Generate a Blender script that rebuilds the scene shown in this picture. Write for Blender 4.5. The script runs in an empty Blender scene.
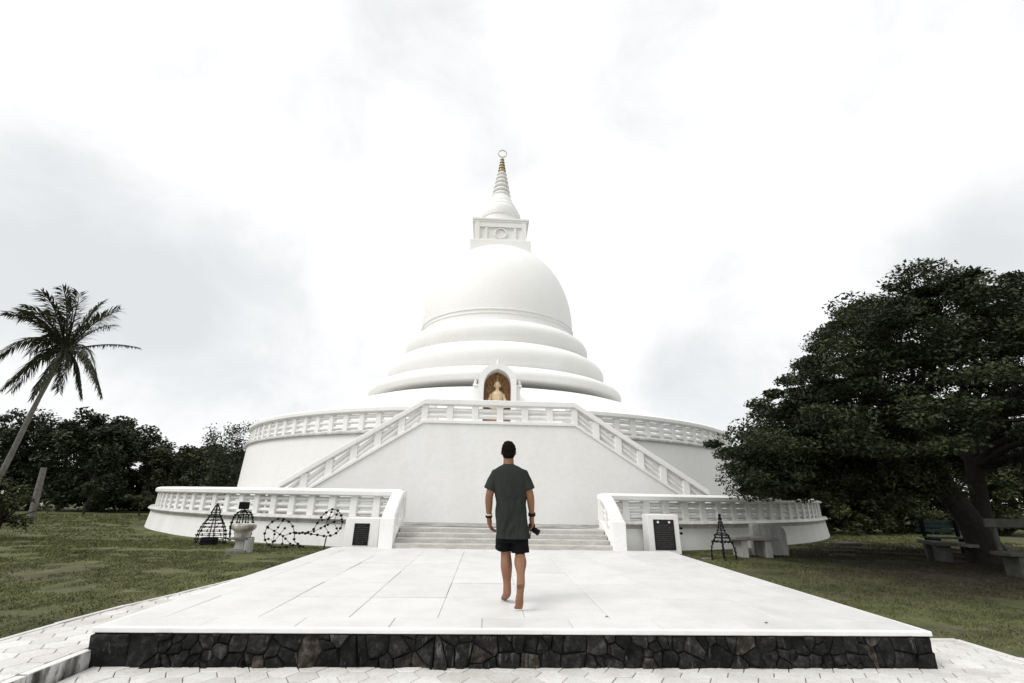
import bpy, bmesh, math, random
import numpy as np
from mathutils import Vector, Matrix, noise
R = math.radians; PI = math.pi
random.seed(7); rng = np.random.default_rng(11)
sc = bpy.context.scene
COL = sc.collection
ORG = {}
GROUPS = {'wire_ornament': 'black wire light frames around the terrace', 'broadleaf_tree': 'background trees', 'shrub': 'shrubs around the lawn', 'concrete_bench': 'concrete benches under the big tree', 'plaque': 'engraved plaques beside the steps'}

# ------------------------------------------------------------------ materials
def mat(name):
    m = bpy.data.materials.new(name); m.use_nodes = True
    nt = m.node_tree; b = nt.nodes['Principled BSDF']
    return m, nt, b
def ramp(nt, src, stops):
    r = nt.nodes.new('ShaderNodeValToRGB'); e = r.color_ramp.elements
    while len(e) < len(stops): e.new(.5)
    for q, (p, c) in zip(e, stops):
        q.position = p; q.color = (*c, 1) if len(c) == 3 else c
    nt.links.new(src, r.inputs[0]); return r.outputs[0]
def noi(nt, scale, detail=4, rough=.55, vec=None, stretch=None):
    n = nt.nodes.new('ShaderNodeTexNoise'); n.inputs['Scale'].default_value = scale
    n.inputs['Detail'].default_value = detail; n.inputs['Roughness'].default_value = rough
    g = nt.nodes.new('ShaderNodeNewGeometry')
    v = g.outputs['Position'] if vec is None else vec
    if stretch:
        mp = nt.nodes.new('ShaderNodeMapping'); mp.inputs['Scale'].default_value = stretch
        nt.links.new(v, mp.inputs[0]); v = mp.outputs[0]
    nt.links.new(v, n.inputs['Vector']); return n.outputs['Fac']
def mixc(nt, f, a, b, mode='MIX'):
    n = nt.nodes.new('ShaderNodeMix'); n.data_type = 'RGBA'; n.blend_type = mode
    for i, v in ((0, f), (6, a), (7, b)):
        if hasattr(v, 'links'): nt.links.new(v, n.inputs[i])
        else: n.inputs[i].default_value = v if i == 0 else (*v, 1)
    return n.outputs[2]
def bump(nt, b, h, strength=.3, dist=.01):
    n = nt.nodes.new('ShaderNodeBump'); n.inputs['Strength'].default_value = strength
    n.inputs['Distance'].default_value = dist
    nt.links.new(h, n.inputs['Height']); nt.links.new(n.outputs[0], b.inputs['Normal'])
def attr(nt, name='tone'):
    a = nt.nodes.new('ShaderNodeAttribute'); a.attribute_name = name; return a.outputs['Fac']

def paint(name, c, dirt=.10, rough=.6, sc_=1.2, streak=True):
    m, nt, b = mat(name)
    c = np.array(c)
    n1 = noi(nt, sc_, 6, .65, stretch=(1, 1, .25) if streak else None)
    n2 = noi(nt, 9, 5, .6)
    f1 = ramp(nt, n1, [(.38, tuple(c * (1 - dirt) * np.array([1, .995, .975]))), (.62, tuple(c))])
    f2 = ramp(nt, n2, [(.3, (.95, .95, .945)), (.6, (1, 1, 1))])
    nt.links.new(mixc(nt, 1., f1, f2, 'MULTIPLY'), b.inputs['Base Color'])
    b.inputs['Roughness'].default_value = rough; b.inputs['Specular IOR Level'].default_value = .3
    bump(nt, b, noi(nt, 30, 5), .25, .006)
    return m
def simple(name, c, rough=.6, metal=0, var=.25, scale=8, spec=.5, bmp=0):
    m, nt, b = mat(name); c = np.array(c)
    f = ramp(nt, noi(nt, scale, 5), [(.3, tuple(c * (1 - var))), (.7, tuple(c * (1 + var * .6)))])
    nt.links.new(f, b.inputs['Base Color'])
    b.inputs['Roughness'].default_value = rough; b.inputs['Metallic'].default_value = metal
    b.inputs['Specular IOR Level'].default_value = spec
    if bmp: bump(nt, b, noi(nt, scale * 5, 5), .5, bmp)
    return m
def foliage(name, dark, light, transl=.25):
    m, nt, b = mat(name)
    t = attr(nt)
    c = ramp(nt, t, [(0, dark), (.75, tuple((np.array(dark) + light) / 2)), (1, light)])
    nt.links.new(c, b.inputs['Base Color']); b.inputs['Roughness'].default_value = .55
    b.inputs['Specular IOR Level'].default_value = .25
    if transl:
        tr = nt.nodes.new('ShaderNodeBsdfTranslucent'); nt.links.new(c, tr.inputs[0])
        ms = nt.nodes.new('ShaderNodeMixShader'); ms.inputs[0].default_value = transl
        out = nt.nodes['Material Output']
        nt.links.new(b.outputs[0], ms.inputs[1]); nt.links.new(tr.outputs[0], ms.inputs[2]); nt.links.new(ms.outputs[0], out.inputs[0])
    return m

WHITE = paint('white_plaster', (.87, .87, .865), .035)
WHITE2 = paint('white_plaster_terrace', (.83, .832, .825), .08)
WEATHER = paint('weathered_white', (.66, .655, .63), .22, .75, 3)
DOMEW = paint('dome_white', (.88, .88, .875), .03, .55, .5)
LEDGE = paint('ledge_white', (.62, .62, .60), .3, .7, 4)
CONC = simple('grey_concrete', (.17, .165, .155), .85, var=.35, scale=5, bmp=.01)
STAIN = paint('stained_stone', (.62, .58, .52), .75, .85, 4)
SHADEC = simple('shaded_grey_concrete', (.07, .07, .062), .9, var=.4, scale=6)  # darker copy of the bench concrete, canopy shade put into its colour
OLDW = paint('shaded_old_white_concrete', (.40, .40, .385), .5, .8, 3)  # wear plus tree shade on the table legs and slab, put into the colour
STEPM = None
def mk_step():
    m, nt, b = mat('step_stone')
    n = noi(nt, 2.5, 6, .7, stretch=(1, 1, 4))
    c = ramp(nt, n, [(.3, (.36, .345, .31)), (.5, (.50, .49, .46)), (.7, (.58, .57, .55))])
    n2 = noi(nt, 40, 3)
    c2 = ramp(nt, n2, [(.35, (.85, .85, .85)), (.6, (1, 1, 1))])
    nt.links.new(mixc(nt, 1., c, c2, 'MULTIPLY'), b.inputs['Base Color']); b.inputs['Roughness'].default_value = .75
    return m
STEPM = mk_step()
def mk_slab():
    m, nt, b = mat('terrazzo_slab')
    t = attr(nt)
    c = ramp(nt, t, [(0, (.63, .63, .62)), (1, (.69, .69, .685))])
    st = ramp(nt, noi(nt, 1.7, 7, .7), [(.34, (.90, .895, .88)), (.56, (1, 1, 1))])
    sp = ramp(nt, noi(nt, 70, 3, .6), [(.3, (.88, .88, .87)), (.5, (1, 1, 1))])
    x = mixc(nt, 1., mixc(nt, 1., c, st, 'MULTIPLY'), sp, 'MULTIPLY')
    nt.links.new(x, b.inputs['Base Color'])
    nt.links.new(ramp(nt, noi(nt, 3, 5), [(.3, (.38,) * 3), (.7, (.62,) * 3)]), b.inputs['Roughness'])
    b.inputs['Specular IOR Level'].default_value = .3
    bump(nt, b, noi(nt, 60, 4), .15, .003)
    return m
SLAB = mk_slab()
def mk_paver():
    m, nt, b = mat('paver_concrete')
    t = attr(nt)
    c = ramp(nt, t, [(0, (.57, .565, .54)), (1, (.72, .715, .70))])
    st = ramp(nt, noi(nt, 1.3, 8, .72), [(.33, (.80, .785, .75)), (.55, (1, 1, 1))])
    sp = ramp(nt, noi(nt, 55, 4, .65), [(.32, (.80, .79, .77)), (.52, (1, 1, 1))])
    x = mixc(nt, 1., mixc(nt, 1., c, st, 'MULTIPLY'), sp, 'MULTIPLY')
    nt.links.new(x, b.inputs['Base Color']); b.inputs['Roughness'].default_value = .8
    bump(nt, b, noi(nt, 45, 6, .7), .5, .006)
    return m
PAVER = mk_paver()
DIRT = simple('joint_dirt', (.10, .09, .07), .95, var=.5, scale=14)
JOINT = simple('slab_joint', (.56, .55, .53), .95, var=.3, scale=14)
MORTAR = simple('dark_mortar', (.006, .006, .0055), .95, var=.4, scale=20)
def mk_rubble():
    m, nt, b = mat('rubble_stone')
    t = attr(nt)
    c = ramp(nt, t, [(0, (.006, .006, .006)), (.5, (.014, .014, .0135)), (.9, (.026, .025, .024)), (1, (.034, .029, .025))])
    s = ramp(nt, noi(nt, 14, 8, .7), [(.36, (.4, .4, .4)), (.52, (1.2, 1.2, 1.2)), (.64, (3.2, 3.2, 3.0))])
    x = mixc(nt, 1., c, s, 'MULTIPLY')
    drip = ramp(nt, noi(nt, 3, 5, .6, stretch=(7, 7, .8)), [(.62, (0, 0, 0)), (.70, (.5, .5, .5))])
    x = mixc(nt, drip, x, (.20, .20, .19))
    nt.links.new(x, b.inputs['Base Color']); b.inputs['Roughness'].default_value = .85; b.inputs['Specular IOR Level'].default_value = .2
    bump(nt, b, noi(nt, 16, 9, .75), 1., .03)
    return m
RUBBLE = mk_rubble()

def ground_color(nt):
    """lawn / bare soil colour from world position; shared by the soil sheet and the blades"""
    big = noi(nt, .42, 6, .62)
    mid = noi(nt, 2.2, 6, .65)
    str_ = noi(nt, .5, 5, .6, stretch=(.35, 1.6, 1))
    g = ramp(nt, mid, [(.3, (.072, .082, .037)), (.5, (.112, .123, .055)), (.7, (.152, .157, .077))])
    d = ramp(nt, mid, [(.3, (.035, .032, .022)), (.55, (.085, .078, .058)), (.75, (.17, .155, .125))])
    f = nt.nodes.new('ShaderNodeMath'); f.operation = 'ADD'
    nt.links.new(big, f.inputs[0]); nt.links.new(str_, f.inputs[1])
    k = ramp(nt, f.outputs[0], [(.37, (.8, .8, .8)), (.52, (0, 0, 0))])
    # ramp clamps 0..1; halve the sum
    h = nt.nodes.new('ShaderNodeMath'); h.operation = 'MULTIPLY'; h.inputs[1].default_value = .5
    nt.links.new(f.outputs[0], h.inputs[0]); r = [n for n in nt.nodes if n.type == 'VALTORGB'][-1]
    nt.links.new(h.outputs[0], r.inputs[0])
    return g, d, k
def shaded_litter(nt, x):
    # dark leaf-littered soil around the big tree, canopy shade painted into its colour
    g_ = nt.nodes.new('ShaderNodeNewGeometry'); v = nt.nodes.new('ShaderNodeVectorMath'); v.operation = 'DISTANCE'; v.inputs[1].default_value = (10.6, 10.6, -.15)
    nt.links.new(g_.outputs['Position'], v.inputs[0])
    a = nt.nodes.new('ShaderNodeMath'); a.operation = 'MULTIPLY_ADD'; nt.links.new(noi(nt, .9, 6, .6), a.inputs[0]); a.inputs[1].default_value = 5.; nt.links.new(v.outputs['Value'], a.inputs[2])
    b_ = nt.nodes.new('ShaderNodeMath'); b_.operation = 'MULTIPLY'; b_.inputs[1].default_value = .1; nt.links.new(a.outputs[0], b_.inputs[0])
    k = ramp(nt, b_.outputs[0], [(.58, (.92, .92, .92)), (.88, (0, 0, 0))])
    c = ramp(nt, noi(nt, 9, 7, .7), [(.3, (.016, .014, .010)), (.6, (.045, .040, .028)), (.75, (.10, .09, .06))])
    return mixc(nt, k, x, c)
def mk_ground():
    m, nt, b = mat('lawn_soil')
    g, d, k = ground_color(nt)
    x = mixc(nt, k, g, d)
    sp = ramp(nt, noi(nt, 26, 6, .75), [(.3, (.6, .6, .6)), (.6, (1.15, 1.15, 1.15))])
    x = shaded_litter(nt, mixc(nt, 1., x, sp, 'MULTIPLY'))
    nt.links.new(x, b.inputs['Base Color']); b.inputs['Roughness'].default_value = .95
    b.inputs['Specular IOR Level'].default_value = .1
    bump(nt, b, noi(nt, 18, 6, .7), .9, .03)
    return m
def mk_blades():
    m, nt, b = mat('grass_blades')
    g, d, k = ground_color(nt)
    x = mixc(nt, .35, g, mixc(nt, k, g, d))
    t = ramp(nt, attr(nt), [(0, (.75, .78, .7)), (.7, (1.1, 1.08, .95)), (1, (1.25, 1.2, 1.05))])
    x = shaded_litter(nt, mixc(nt, 1., x, t, 'MULTIPLY'))
    nt.links.new(x, b.inputs['Base Color']); b.inputs['Roughness'].default_value = .7
    b.inputs['Specular IOR Level'].default_value = .15
    return m
GROUND, BLADES = mk_ground(), mk_blades()
BIGLEAF = foliage('tree_leaves', (.015, .021, .010), (.080, .094, .042), .15)
BACKLEAF = foliage('far_leaves', (.012, .018, .009), (.075, .092, .042), .1)
OLIVELEAF = foliage('olive_leaves', (.020, .026, .012), (.085, .095, .042), .1)
BUSHLEAF = foliage('bush_leaves', (.022, .030, .012), (.11, .125, .048), .2)
PALMLEAF = foliage('palm_leaves', (.026, .032, .019), (.12, .12, .07), .2)
BARK = simple('dark_bark', (.022, .019, .015), .95, var=.5, scale=12, bmp=.02)
PALMBARK = simple('grey_bark', (.15, .14, .125), .9, var=.35, scale=9, bmp=.02)
FLOWER = simple('white_petals', (.75, .74, .68), .6, var=.05)
WIRE = simple('black_wire', (.007, .007, .008), .7, var=.2, spec=.2)
BLACK = simple('black_granite', (.006, .008, .007), .6, spec=.2, var=.3, scale=30)
DKGREY = simple('grey_granite', (.026, .025, .025), .7, spec=.2, var=.3, scale=30)
ENGR = simple('engraved_letters', (.11, .11, .108), .7, var=.2, scale=40)
GOLD = simple('gold_paint', (.42, .29, .13), .45, .35, var=.3, scale=6)
SKYGOLD = simple('brass_rings', (.42, .34, .20), .4, .5, var=.2)
ORANGE = simple('niche_wood', (.30, .145, .06), .6, var=.5, scale=7)
ROBE = simple('statue_gold', (.72, .55, .36), .5, .1, var=.15, scale=10)
SILVER = simple('aged_silver', (.62, .61, .57), .45, .3, var=.1)
TEAL = simple('teal_paint', (.006, .04, .043), .6, var=.4, scale=6)
SKIN = simple('skin', (.22, .108, .058), .55, var=.12, scale=14, spec=.4)
SKINL = simple('sole_skin', (.50, .30, .22), .6, var=.12, scale=14)
HAIR = simple('hair', (.008, .006, .005), 1.0, spec=.1, var=.5, scale=60, bmp=.01)
def mk_cloth(name, c):
    m, nt, b = mat(name)
    n = noi(nt, 7, 6, .6, stretch=(1, 1, .4))
    nt.links.new(ramp(nt, n, [(.3, tuple(np.array(c) * .8)), (.7, tuple(np.array(c) * 1.2))]), b.inputs['Base Color'])
    b.inputs['Roughness'].default_value = .95; b.inputs['Specular IOR Level'].default_value = .1
    bump(nt, b, n, .6, .02)
    return m
SHIRT = mk_cloth('shirt_cloth', (.027, .030, .028)); SHORTS = mk_cloth('shorts_cloth', (.006, .006, .007))
BLKP = simple('black_plastic', (.006, .006, .007), .8, spec=.15, var=.1)
STRAPW = simple('pale_band', (.6, .57, .5), .6, var=.1)

# ------------------------------------------------------------------ mesh builder
class MB:
    def __init__(s): s.v = []; s.f = []; s.t = []
    def add(s, vs, fs, tone=.5):
        n = len(s.v); s.v += [tuple(p) for p in vs]
        for f in fs: s.f.append(tuple(i + n for i in f)); s.t.append(tone)
        return s
    def box(s, x0, x1, y0, y1, z0, z1, tone=.5):
        return s.add([(x0, y0, z0), (x1, y0, z0), (x1, y1, z0), (x0, y1, z0), (x0, y0, z1), (x1, y0, z1), (x1, y1, z1), (x0, y1, z1)],
                     [(3, 2, 1, 0), (4, 5, 6, 7), (0, 1, 5, 4), (1, 2, 6, 5), (2, 3, 7, 6), (3, 0, 4, 7)], tone)
    def obox(s, c, ax, hx, hy, z0, z1, taper=1., tone=.5):
        """box with local x axis at angle ax (radians)"""
        u = (math.cos(ax), math.sin(ax)); w = (-u[1], u[0]); vs = []
        for z, k in ((z0, 1.), (z1, taper)):
            for a, b in ((-1, -1), (1, -1), (1, 1), (-1, 1)):
                vs.append((c[0] + a * hx * k * u[0] + b * hy * k * w[0], c[1] + a * hx * k * u[1] + b * hy * k * w[1], z))
        return s.add(vs, [(3, 2, 1, 0), (4, 5, 6, 7), (0, 1, 5, 4), (1, 2, 6, 5), (2, 3, 7, 6), (3, 0, 4, 7)], tone)
    def hexa(s, b, t, tone=.5):
        return s.add(list(b) + list(t), [(3, 2, 1, 0), (4, 5, 6, 7), (0, 1, 5, 4), (1, 2, 6, 5), (2, 3, 7, 6), (3, 0, 4, 7)], tone)
    def prism(s, poly, f0, f1, tone=.5):
        """poly 2D points, f0/f1 map (a,b)->3D for both caps"""
        n = len(poly); vs = [f0(*p) for p in poly] + [f1(*p) for p in poly]
        fs = [tuple(range(n - 1, -1, -1)), tuple(range(n, 2 * n))] + [(i, (i + 1) % n, n + (i + 1) % n, n + i) for i in range(n)]
        return s.add(vs, fs, tone)
    def tube(s, path, rad, n=8, cap=True, tone=.5, flat=1.):
        path = [Vector(p) for p in path]; k = len(path)
        if not hasattr(rad, '__len__'): rad = [rad] * k
        vs = []; ref = Vector((0, 0, 1)); prev = None
        for i, p in enumerate(path):
            d = (path[min(i + 1, k - 1)] - path[max(i - 1, 0)]).normalized()
            if prev is None:
                a = d.cross(Vector((0, 0, 1)) if abs(d.z) < .9 else Vector((1, 0, 0))).normalized()
            else:
                a = (prev - d * prev.dot(d)).normalized()
            prev = a; b = d.cross(a)
            for j in range(n):
                t = 2 * PI * j / n
                vs.append(p + a * math.cos(t) * rad[i] + b * math.sin(t) * rad[i] * flat)
        fs = [(i * n + j, i * n + (j + 1) % n, (i + 1) * n + (j + 1) % n, (i + 1) * n + j) for i in range(k - 1) for j in range(n)]
        if cap: fs += [tuple(range(n - 1, -1, -1)), tuple((k - 1) * n + j for j in range(n))]
        return s.add(vs, fs, tone)
    def lathe(s, prof, c=(0, 0), n=96, a0=0., a1=2 * PI, tone=.5):
        """prof (r,z) list; angle 0 faces -Y"""
        full = abs(a1 - a0) > 2 * PI - 1e-4; m = n if full else n + 1; vs = []
        for i in range(m):
            a = a0 + (a1 - a0) * i / n; sx, cy = math.sin(a), -math.cos(a)
            for r, z in prof: vs.append((c[0] + r * sx, c[1] + r * cy, z))
        k = len(prof); fs = []
        for i in range(n):
            q = (i + 1) % m
            for j in range(k - 1): fs.append((i * k + j, q * k + j, q * k + j + 1, i * k + j + 1))
        if not full:
            fs += [tuple(range(k)), tuple(range((m - 1) * k + k - 1, (m - 1) * k - 1, -1))]
        return s.add(vs, fs, tone)
    def ball(s, c, r, seg=8, ring=6, tone=.5):
        if not hasattr(r, '__len__'): r = (r, r, r)
        vs = [(c[0], c[1], c[2] + r[2])]
        for i in range(1, ring):
            t = PI * i / ring
            for j in range(seg):
                p = 2 * PI * j / seg; vs.append((c[0] + r[0] * math.sin(t) * math.cos(p), c[1] + r[1] * math.sin(t) * math.sin(p), c[2] + r[2] * math.cos(t)))
        vs.append((c[0], c[1], c[2] - r[2])); L = len(vs) - 1
        fs = [(0, 1 + j, 1 + (j + 1) % seg) for j in range(seg)]
        for i in range(ring - 2):
            for j in range(seg):
                a = 1 + i * seg; b = a + seg; fs.append((a + j, b + j, b + (j + 1) % seg, a + (j + 1) % seg))
        a = 1 + (ring - 2) * seg
        fs += [(L, a + (j + 1) % seg, a + j) for j in range(seg)]
        return s.add(vs, fs, tone)
    def build(s, name, m, parent=None, smooth=False, bevel=0, loc=None, tones=False):
        me = bpy.data.meshes.new(name)
        o = ORG.get(parent.name, (0, 0, 0)) if parent else (loc or (0, 0, 0))
        me.from_pydata([(p[0] - o[0], p[1] - o[1], p[2] - o[2]) for p in s.v], [], s.f)
        if tones:
            at = me.attributes.new('tone', 'FLOAT', 'FACE'); at.data.foreach_set('value', s.t)
        ob = bpy.data.objects.new(name, me); COL.objects.link(ob); me.materials.append(m)
        if parent: ob.parent = parent; ORG[ob.name] = o
        else: ob.location = o; ORG[ob.name] = o
        if smooth is True: me.shade_smooth()
        elif smooth:
            me.shade_smooth(); me.set_sharp_from_angle(angle=R(smooth))
        if bevel:
            bv = ob.modifiers.new('bevel', 'BEVEL'); bv.width = bevel; bv.segments = 2; bv.limit_method = 'ANGLE'; bv.angle_limit = R(35)
        return ob
def tag(o, label=None, cat=None, group=None, kind=None):
    if label: o['label'] = label
    if cat: o['category'] = cat
    if group: o['group'] = group
    if kind: o['kind'] = kind
    return o
def thing(name, loc, label, cat, group=None):
    e = bpy.data.objects.new(name, None); COL.objects.link(e); e.location = loc; e.empty_display_size = .2
    ORG[e.name] = tuple(loc); return tag(e, label, cat, group or GROUPS.get(name))
def np_mesh(name, verts, nper, m, parent=None, tone=None, smooth=False):
    """verts (N*nper,3) -> N separate nper-gons"""
    o = np.array(ORG.get(parent.name, (0, 0, 0))) if parent else np.zeros(3)
    verts = np.asarray(verts, float) - o
    nf = len(verts) // nper; me = bpy.data.meshes.new(name)
    me.vertices.add(len(verts)); me.vertices.foreach_set('co', verts.astype(np.float32).ravel())
    me.loops.add(len(verts)); me.loops.foreach_set('vertex_index', np.arange(len(verts), dtype=np.int32))
    me.polygons.add(nf); me.polygons.foreach_set('loop_start', np.arange(0, len(verts), nper, dtype=np.int32))
    me.update(calc_edges=True)
    if tone is not None:
        at = me.attributes.new('tone', 'FLOAT', 'FACE'); at.data.foreach_set('value', np.asarray(tone, np.float32))
    me.materials.append(m); ob = bpy.data.objects.new(name, me); COL.objects.link(ob)
    if parent: ob.parent = parent; ORG[ob.name] = tuple(o)
    return ob
def leaves(centers, L, W, up=.5, rg=rng, jitter=.35):
    """rhombic leaves around given centres"""
    n = len(centers)
    d = rg.normal(size=(n, 3)); d[:, 2] *= .6; d /= np.linalg.norm(d, axis=1)[:, None]
    nrm = rg.normal(size=(n, 3)); nrm[:, 2] += up * 2; w = np.cross(d, nrm); w /= np.linalg.norm(w, axis=1)[:, None] + 1e-9
    l = L * (1 + jitter * rg.uniform(-1, 1, n))[:, None]; ww = W * (1 + jitter * rg.uniform(-1, 1, n))[:, None]
    v = np.stack([centers - d * l / 2, centers + w * ww / 2 - d * l * .08, centers + d * l / 2, centers - w * ww / 2 - d * l * .08], 1)
    return v.reshape(-1, 3)

# ------------------------------------------------------------------ camera
cam_d = bpy.data.cameras.new('camera'); cam = bpy.data.objects.new('camera', cam_d); COL.objects.link(cam); sc.camera = cam
cam_d.sensor_width = 36; cam_d.lens = 470 / 1024 * 36; cam_d.clip_end = 6000; cam_d.clip_start = .05
yaw, pit, rol = R(2.6), R(18.2), R(1.0)
f = Vector((math.sin(yaw) * math.cos(pit), math.cos(yaw) * math.cos(pit), math.sin(pit)))
r_ = Vector((math.cos(yaw), -math.sin(yaw), 0)); u_ = r_.cross(f)
r2 = r_ * math.cos(rol) + u_ * math.sin(rol); u2 = -r_ * math.sin(rol) + u_ * math.cos(rol)
cam.matrix_world = Matrix(((r2.x, u2.x, -f.x, -.27), (r2.y, u2.y, -f.y, 0), (r2.z, u2.z, -f.z, 1.12), (0, 0, 0, 1)))

# ------------------------------------------------------------------ ground
def sst(a, b, x): t = min(1, max(0, (x - a) / (b - a))); return t * t * (3 - 2 * t)
# left path outline (edge of the lawn), right pavement outline
LEFT_EDGE = [(-4.75, -2), (-4.62, 3.5), (-4.58, 5.0), (-4.56, 5.6), (-4.47, 6.44), (-4.30, 7.2), (-4.10, 8.4), (-3.88, 10.1), (-3.80, 11.6)]
def left_edge(y):
    for (x0, y0), (x1, y1) in zip(LEFT_EDGE, LEFT_EDGE[1:]):
        if y <= y1: return x0 + (x1 - x0) * (y - y0) / (y1 - y0)
    return -3.8
def gz(x, y):
    z = -.155
    if x < -3.62 and x > -5.0 and y < 12: z = -.165 - .06 * sst(left_edge(y) - .25, left_edge(y), x)
    if x > 3.4: z = (-.36 if x < 4.94 and y < 5.69 else -.285 + .135 * sst(5.7, 11, y))
    elif x > -3.625: z = -.38 + (.17 * sst(6, 11, y))
    z += .02 * noise.noise(Vector((x * .35, y * .35, 0))) * (1 if y > 6 else .3)
    if y > 15: z -= .006 * (min(y, 60) - 15) * 0
    return z
def axis(lo, hi, step, extra):
    a = [-1500, -700, -300, -140, -80, -50] + [lo + i * step for i in range(int((hi - lo) / step) + 1)] + [50, 80, 140, 300, 700, 1500] + extra
    return sorted(set(a))
xs = axis(-36, 30, .5, [-4.9, -4.8, -4.7, -4.6, -4.4, -4.3, -4.2, -4.1, -3.9, -3.8, -3.7, -3.66, -3.62, 3.38, 3.42, 4.88, 4.93, 4.96]); ys = axis(-8, 44, .5, [5.66, 5.70])
g = MB(); nx = len(xs)
g.v = [(x, y, gz(x, y)) for y in ys for x in xs]
g.f = [(j * nx + i, j * nx + i + 1, (j + 1) * nx + i + 1, (j + 1) * nx + i) for j in range(len(ys) - 1) for i in range(nx - 1)]; g.t = [.5] * len(g.f)
tag(g.build('ground', GROUND, smooth=True), kind='structure')

def in_lawn(x, y):
    if y < 11.6 and left_edge(y) - .0 < x < -3.3: return False
    if -3.5 < x < 3.75 and y < 12.6: return False
    if x < 4.97 and x > -3.5 and y < 5.72: return False
    if math.hypot(x, y - 28.2) < 16.1: return False
    return True

# hexagonal pavers -------------------------------------------------
def clip(poly, a, b, c):
    """keep a*x+b*y<=c"""
    out = []
    for i in range(len(poly)):
        p, q = poly[i], poly[(i + 1) % len(poly)]; dp = a * p[0] + b * p[1] - c; dq = a * q[0] + b * q[1] - c
        if dp <= 0: out.append(p)
        if dp * dq < 0: t = dp / (dp - dq); out.append((p[0] + t * (q[0] - p[0]), p[1] + t * (q[1] - p[1])))
    return out
def area(p): return abs(sum(p[i][0] * p[(i + 1) % len(p)][1] - p[(i + 1) % len(p)][0] * p[i][1] for i in range(len(p)))) / 2
def inset(poly, d):
    out = list(poly); cx = sum(p[0] for p in poly) / len(poly); cy = sum(p[1] for p in poly) / len(poly)
    for i in range(len(poly)):
        p, q = poly[i], poly[(i + 1) % len(poly)]; ex, ey = q[0] - p[0], q[1] - p[1]; L = math.hypot(ex, ey)
        if L < 1e-5: continue
        nx_, ny_ = ey / L, -ex / L
        if nx_ * (cx - p[0]) + ny_ * (cy - p[1]) > 0: nx_, ny_ = -nx_, -ny_
        out = clip(out, nx_, ny_, nx_ * p[0] + ny_ * p[1] - d)
        if len(out) < 3: return []
    return out
def tile(mb, poly, z, th, gap, bev, tone):
    a = inset(poly, gap); b = inset(poly, gap + bev)
    if len(a) < 3 or len(a) != len(b): 
        if len(a) < 3 or area(a) < 1e-4: return
        b = [(p[0] * .98 + .02 * sum(q[0] for q in a) / len(a), p[1] * .98 + .02 * sum(q[1] for q in a) / len(a)) for p in a]
    n = len(a); tx, ty = random.gauss(0, .004), random.gauss(0, .004); cx, cy = a[0]
    zz = lambda p: z + tx * (p[0] - cx) + ty * (p[1] - cy)
    vs = [(p[0], p[1], z - th) for p in a] + [(p[0], p[1], zz(p) - bev) for p in a] + [(p[0], p[1], zz(p)) for p in b]
    ar = sum(a[i][0] * a[(i + 1) % n][1] - a[(i + 1) % n][0] * a[i][1] for i in range(n))
    fs = [tuple(2 * n + i for i in range(n))] + [(i, (i + 1) % n, n + (i + 1) % n, n + i) for i in range(n)] + [(n + i, n + (i + 1) % n, 2 * n + (i + 1) % n, 2 * n + i) for i in range(n)]
    if ar < 0: fs = [tuple(reversed(q)) for q in fs]
    mb.add(vs, fs, tone)
def hexes(mb, x0, x1, y0, y1, s, z, region):
    """flat-top hexagons of side s, region(poly)->clipped poly"""
    dx, dy = 1.5 * s, math.sqrt(3) * s; i = 0; x = x0 - s
    while x < x1 + s:
        y = y0 - dy + (dy / 2 if i % 2 else 0)
        while y < y1 + dy:
            p = [(x + s * math.cos(k * PI / 3), y + s * math.sin(k * PI / 3)) for k in range(6)]
            p = region(p)
            if len(p) >= 3 and area(p) > .0015:
                tile(mb, p, z + random.gauss(0, .0012), .03, .0035, .004, min(1, max(0, random.gauss(.6, .25))))
            y += dy
        x += dx; i += 1
pv = MB()
hexes(pv, -3.6, 5, -.6, 4.78, .135, -.30, lambda p: clip(clip(clip(clip(p, 1, 0, 4.88), -1, 0, 3.53), 0, 1, 4.775), 0, -1, .6))
hexes(pv, 3.8, 5, 4.78, 5.7, .135, -.30, lambda p: clip(clip(clip(clip(p, 1, 0, 4.88), -1, 0, -3.87), 0, 1, 5.62), 0, -1, -4.777))
tag(pv.build('pavement', PAVER, tones=True), kind='structure')
pb = MB().box(-3.54, 4.86, -.6, 4.78, -.5, -.312).box(3.6, 4.86, 4.781, 5.6, -.5, -.313)
tag(pb.build('pavement_bed', DIRT), kind='structure')
lp = MB()
def lreg(p):
    p = clip(p, 1, 0, -3.632)
    if len(p) < 3: return p
    cy = sum(q[1] for q in p) / len(p)
    e = left_edge(cy) + .07
    p = clip(p, -1, 0, -e)
    return clip(p, 0, 1, 11.5) if len(p) >= 3 else p
hexes(lp, -4.8, -3.4, -.6, 11.6, .135, -.17, lreg)
tag(lp.build('footpath', PAVER, tones=True), kind='structure')
lb = MB(); pts = [(left_edge(y) + .05, y) for y in [-.6, 2, 4, 5, 6, 7, 8, 9, 10, 11, 11.5]]
lb.prism(pts + [(-3.6, 11.5), (-3.6, -.6)], lambda a, b: (a, b, -.4), lambda a, b: (a, b, -.183))
tag(lb.build('footpath_bed', DIRT), kind='structure')
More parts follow.
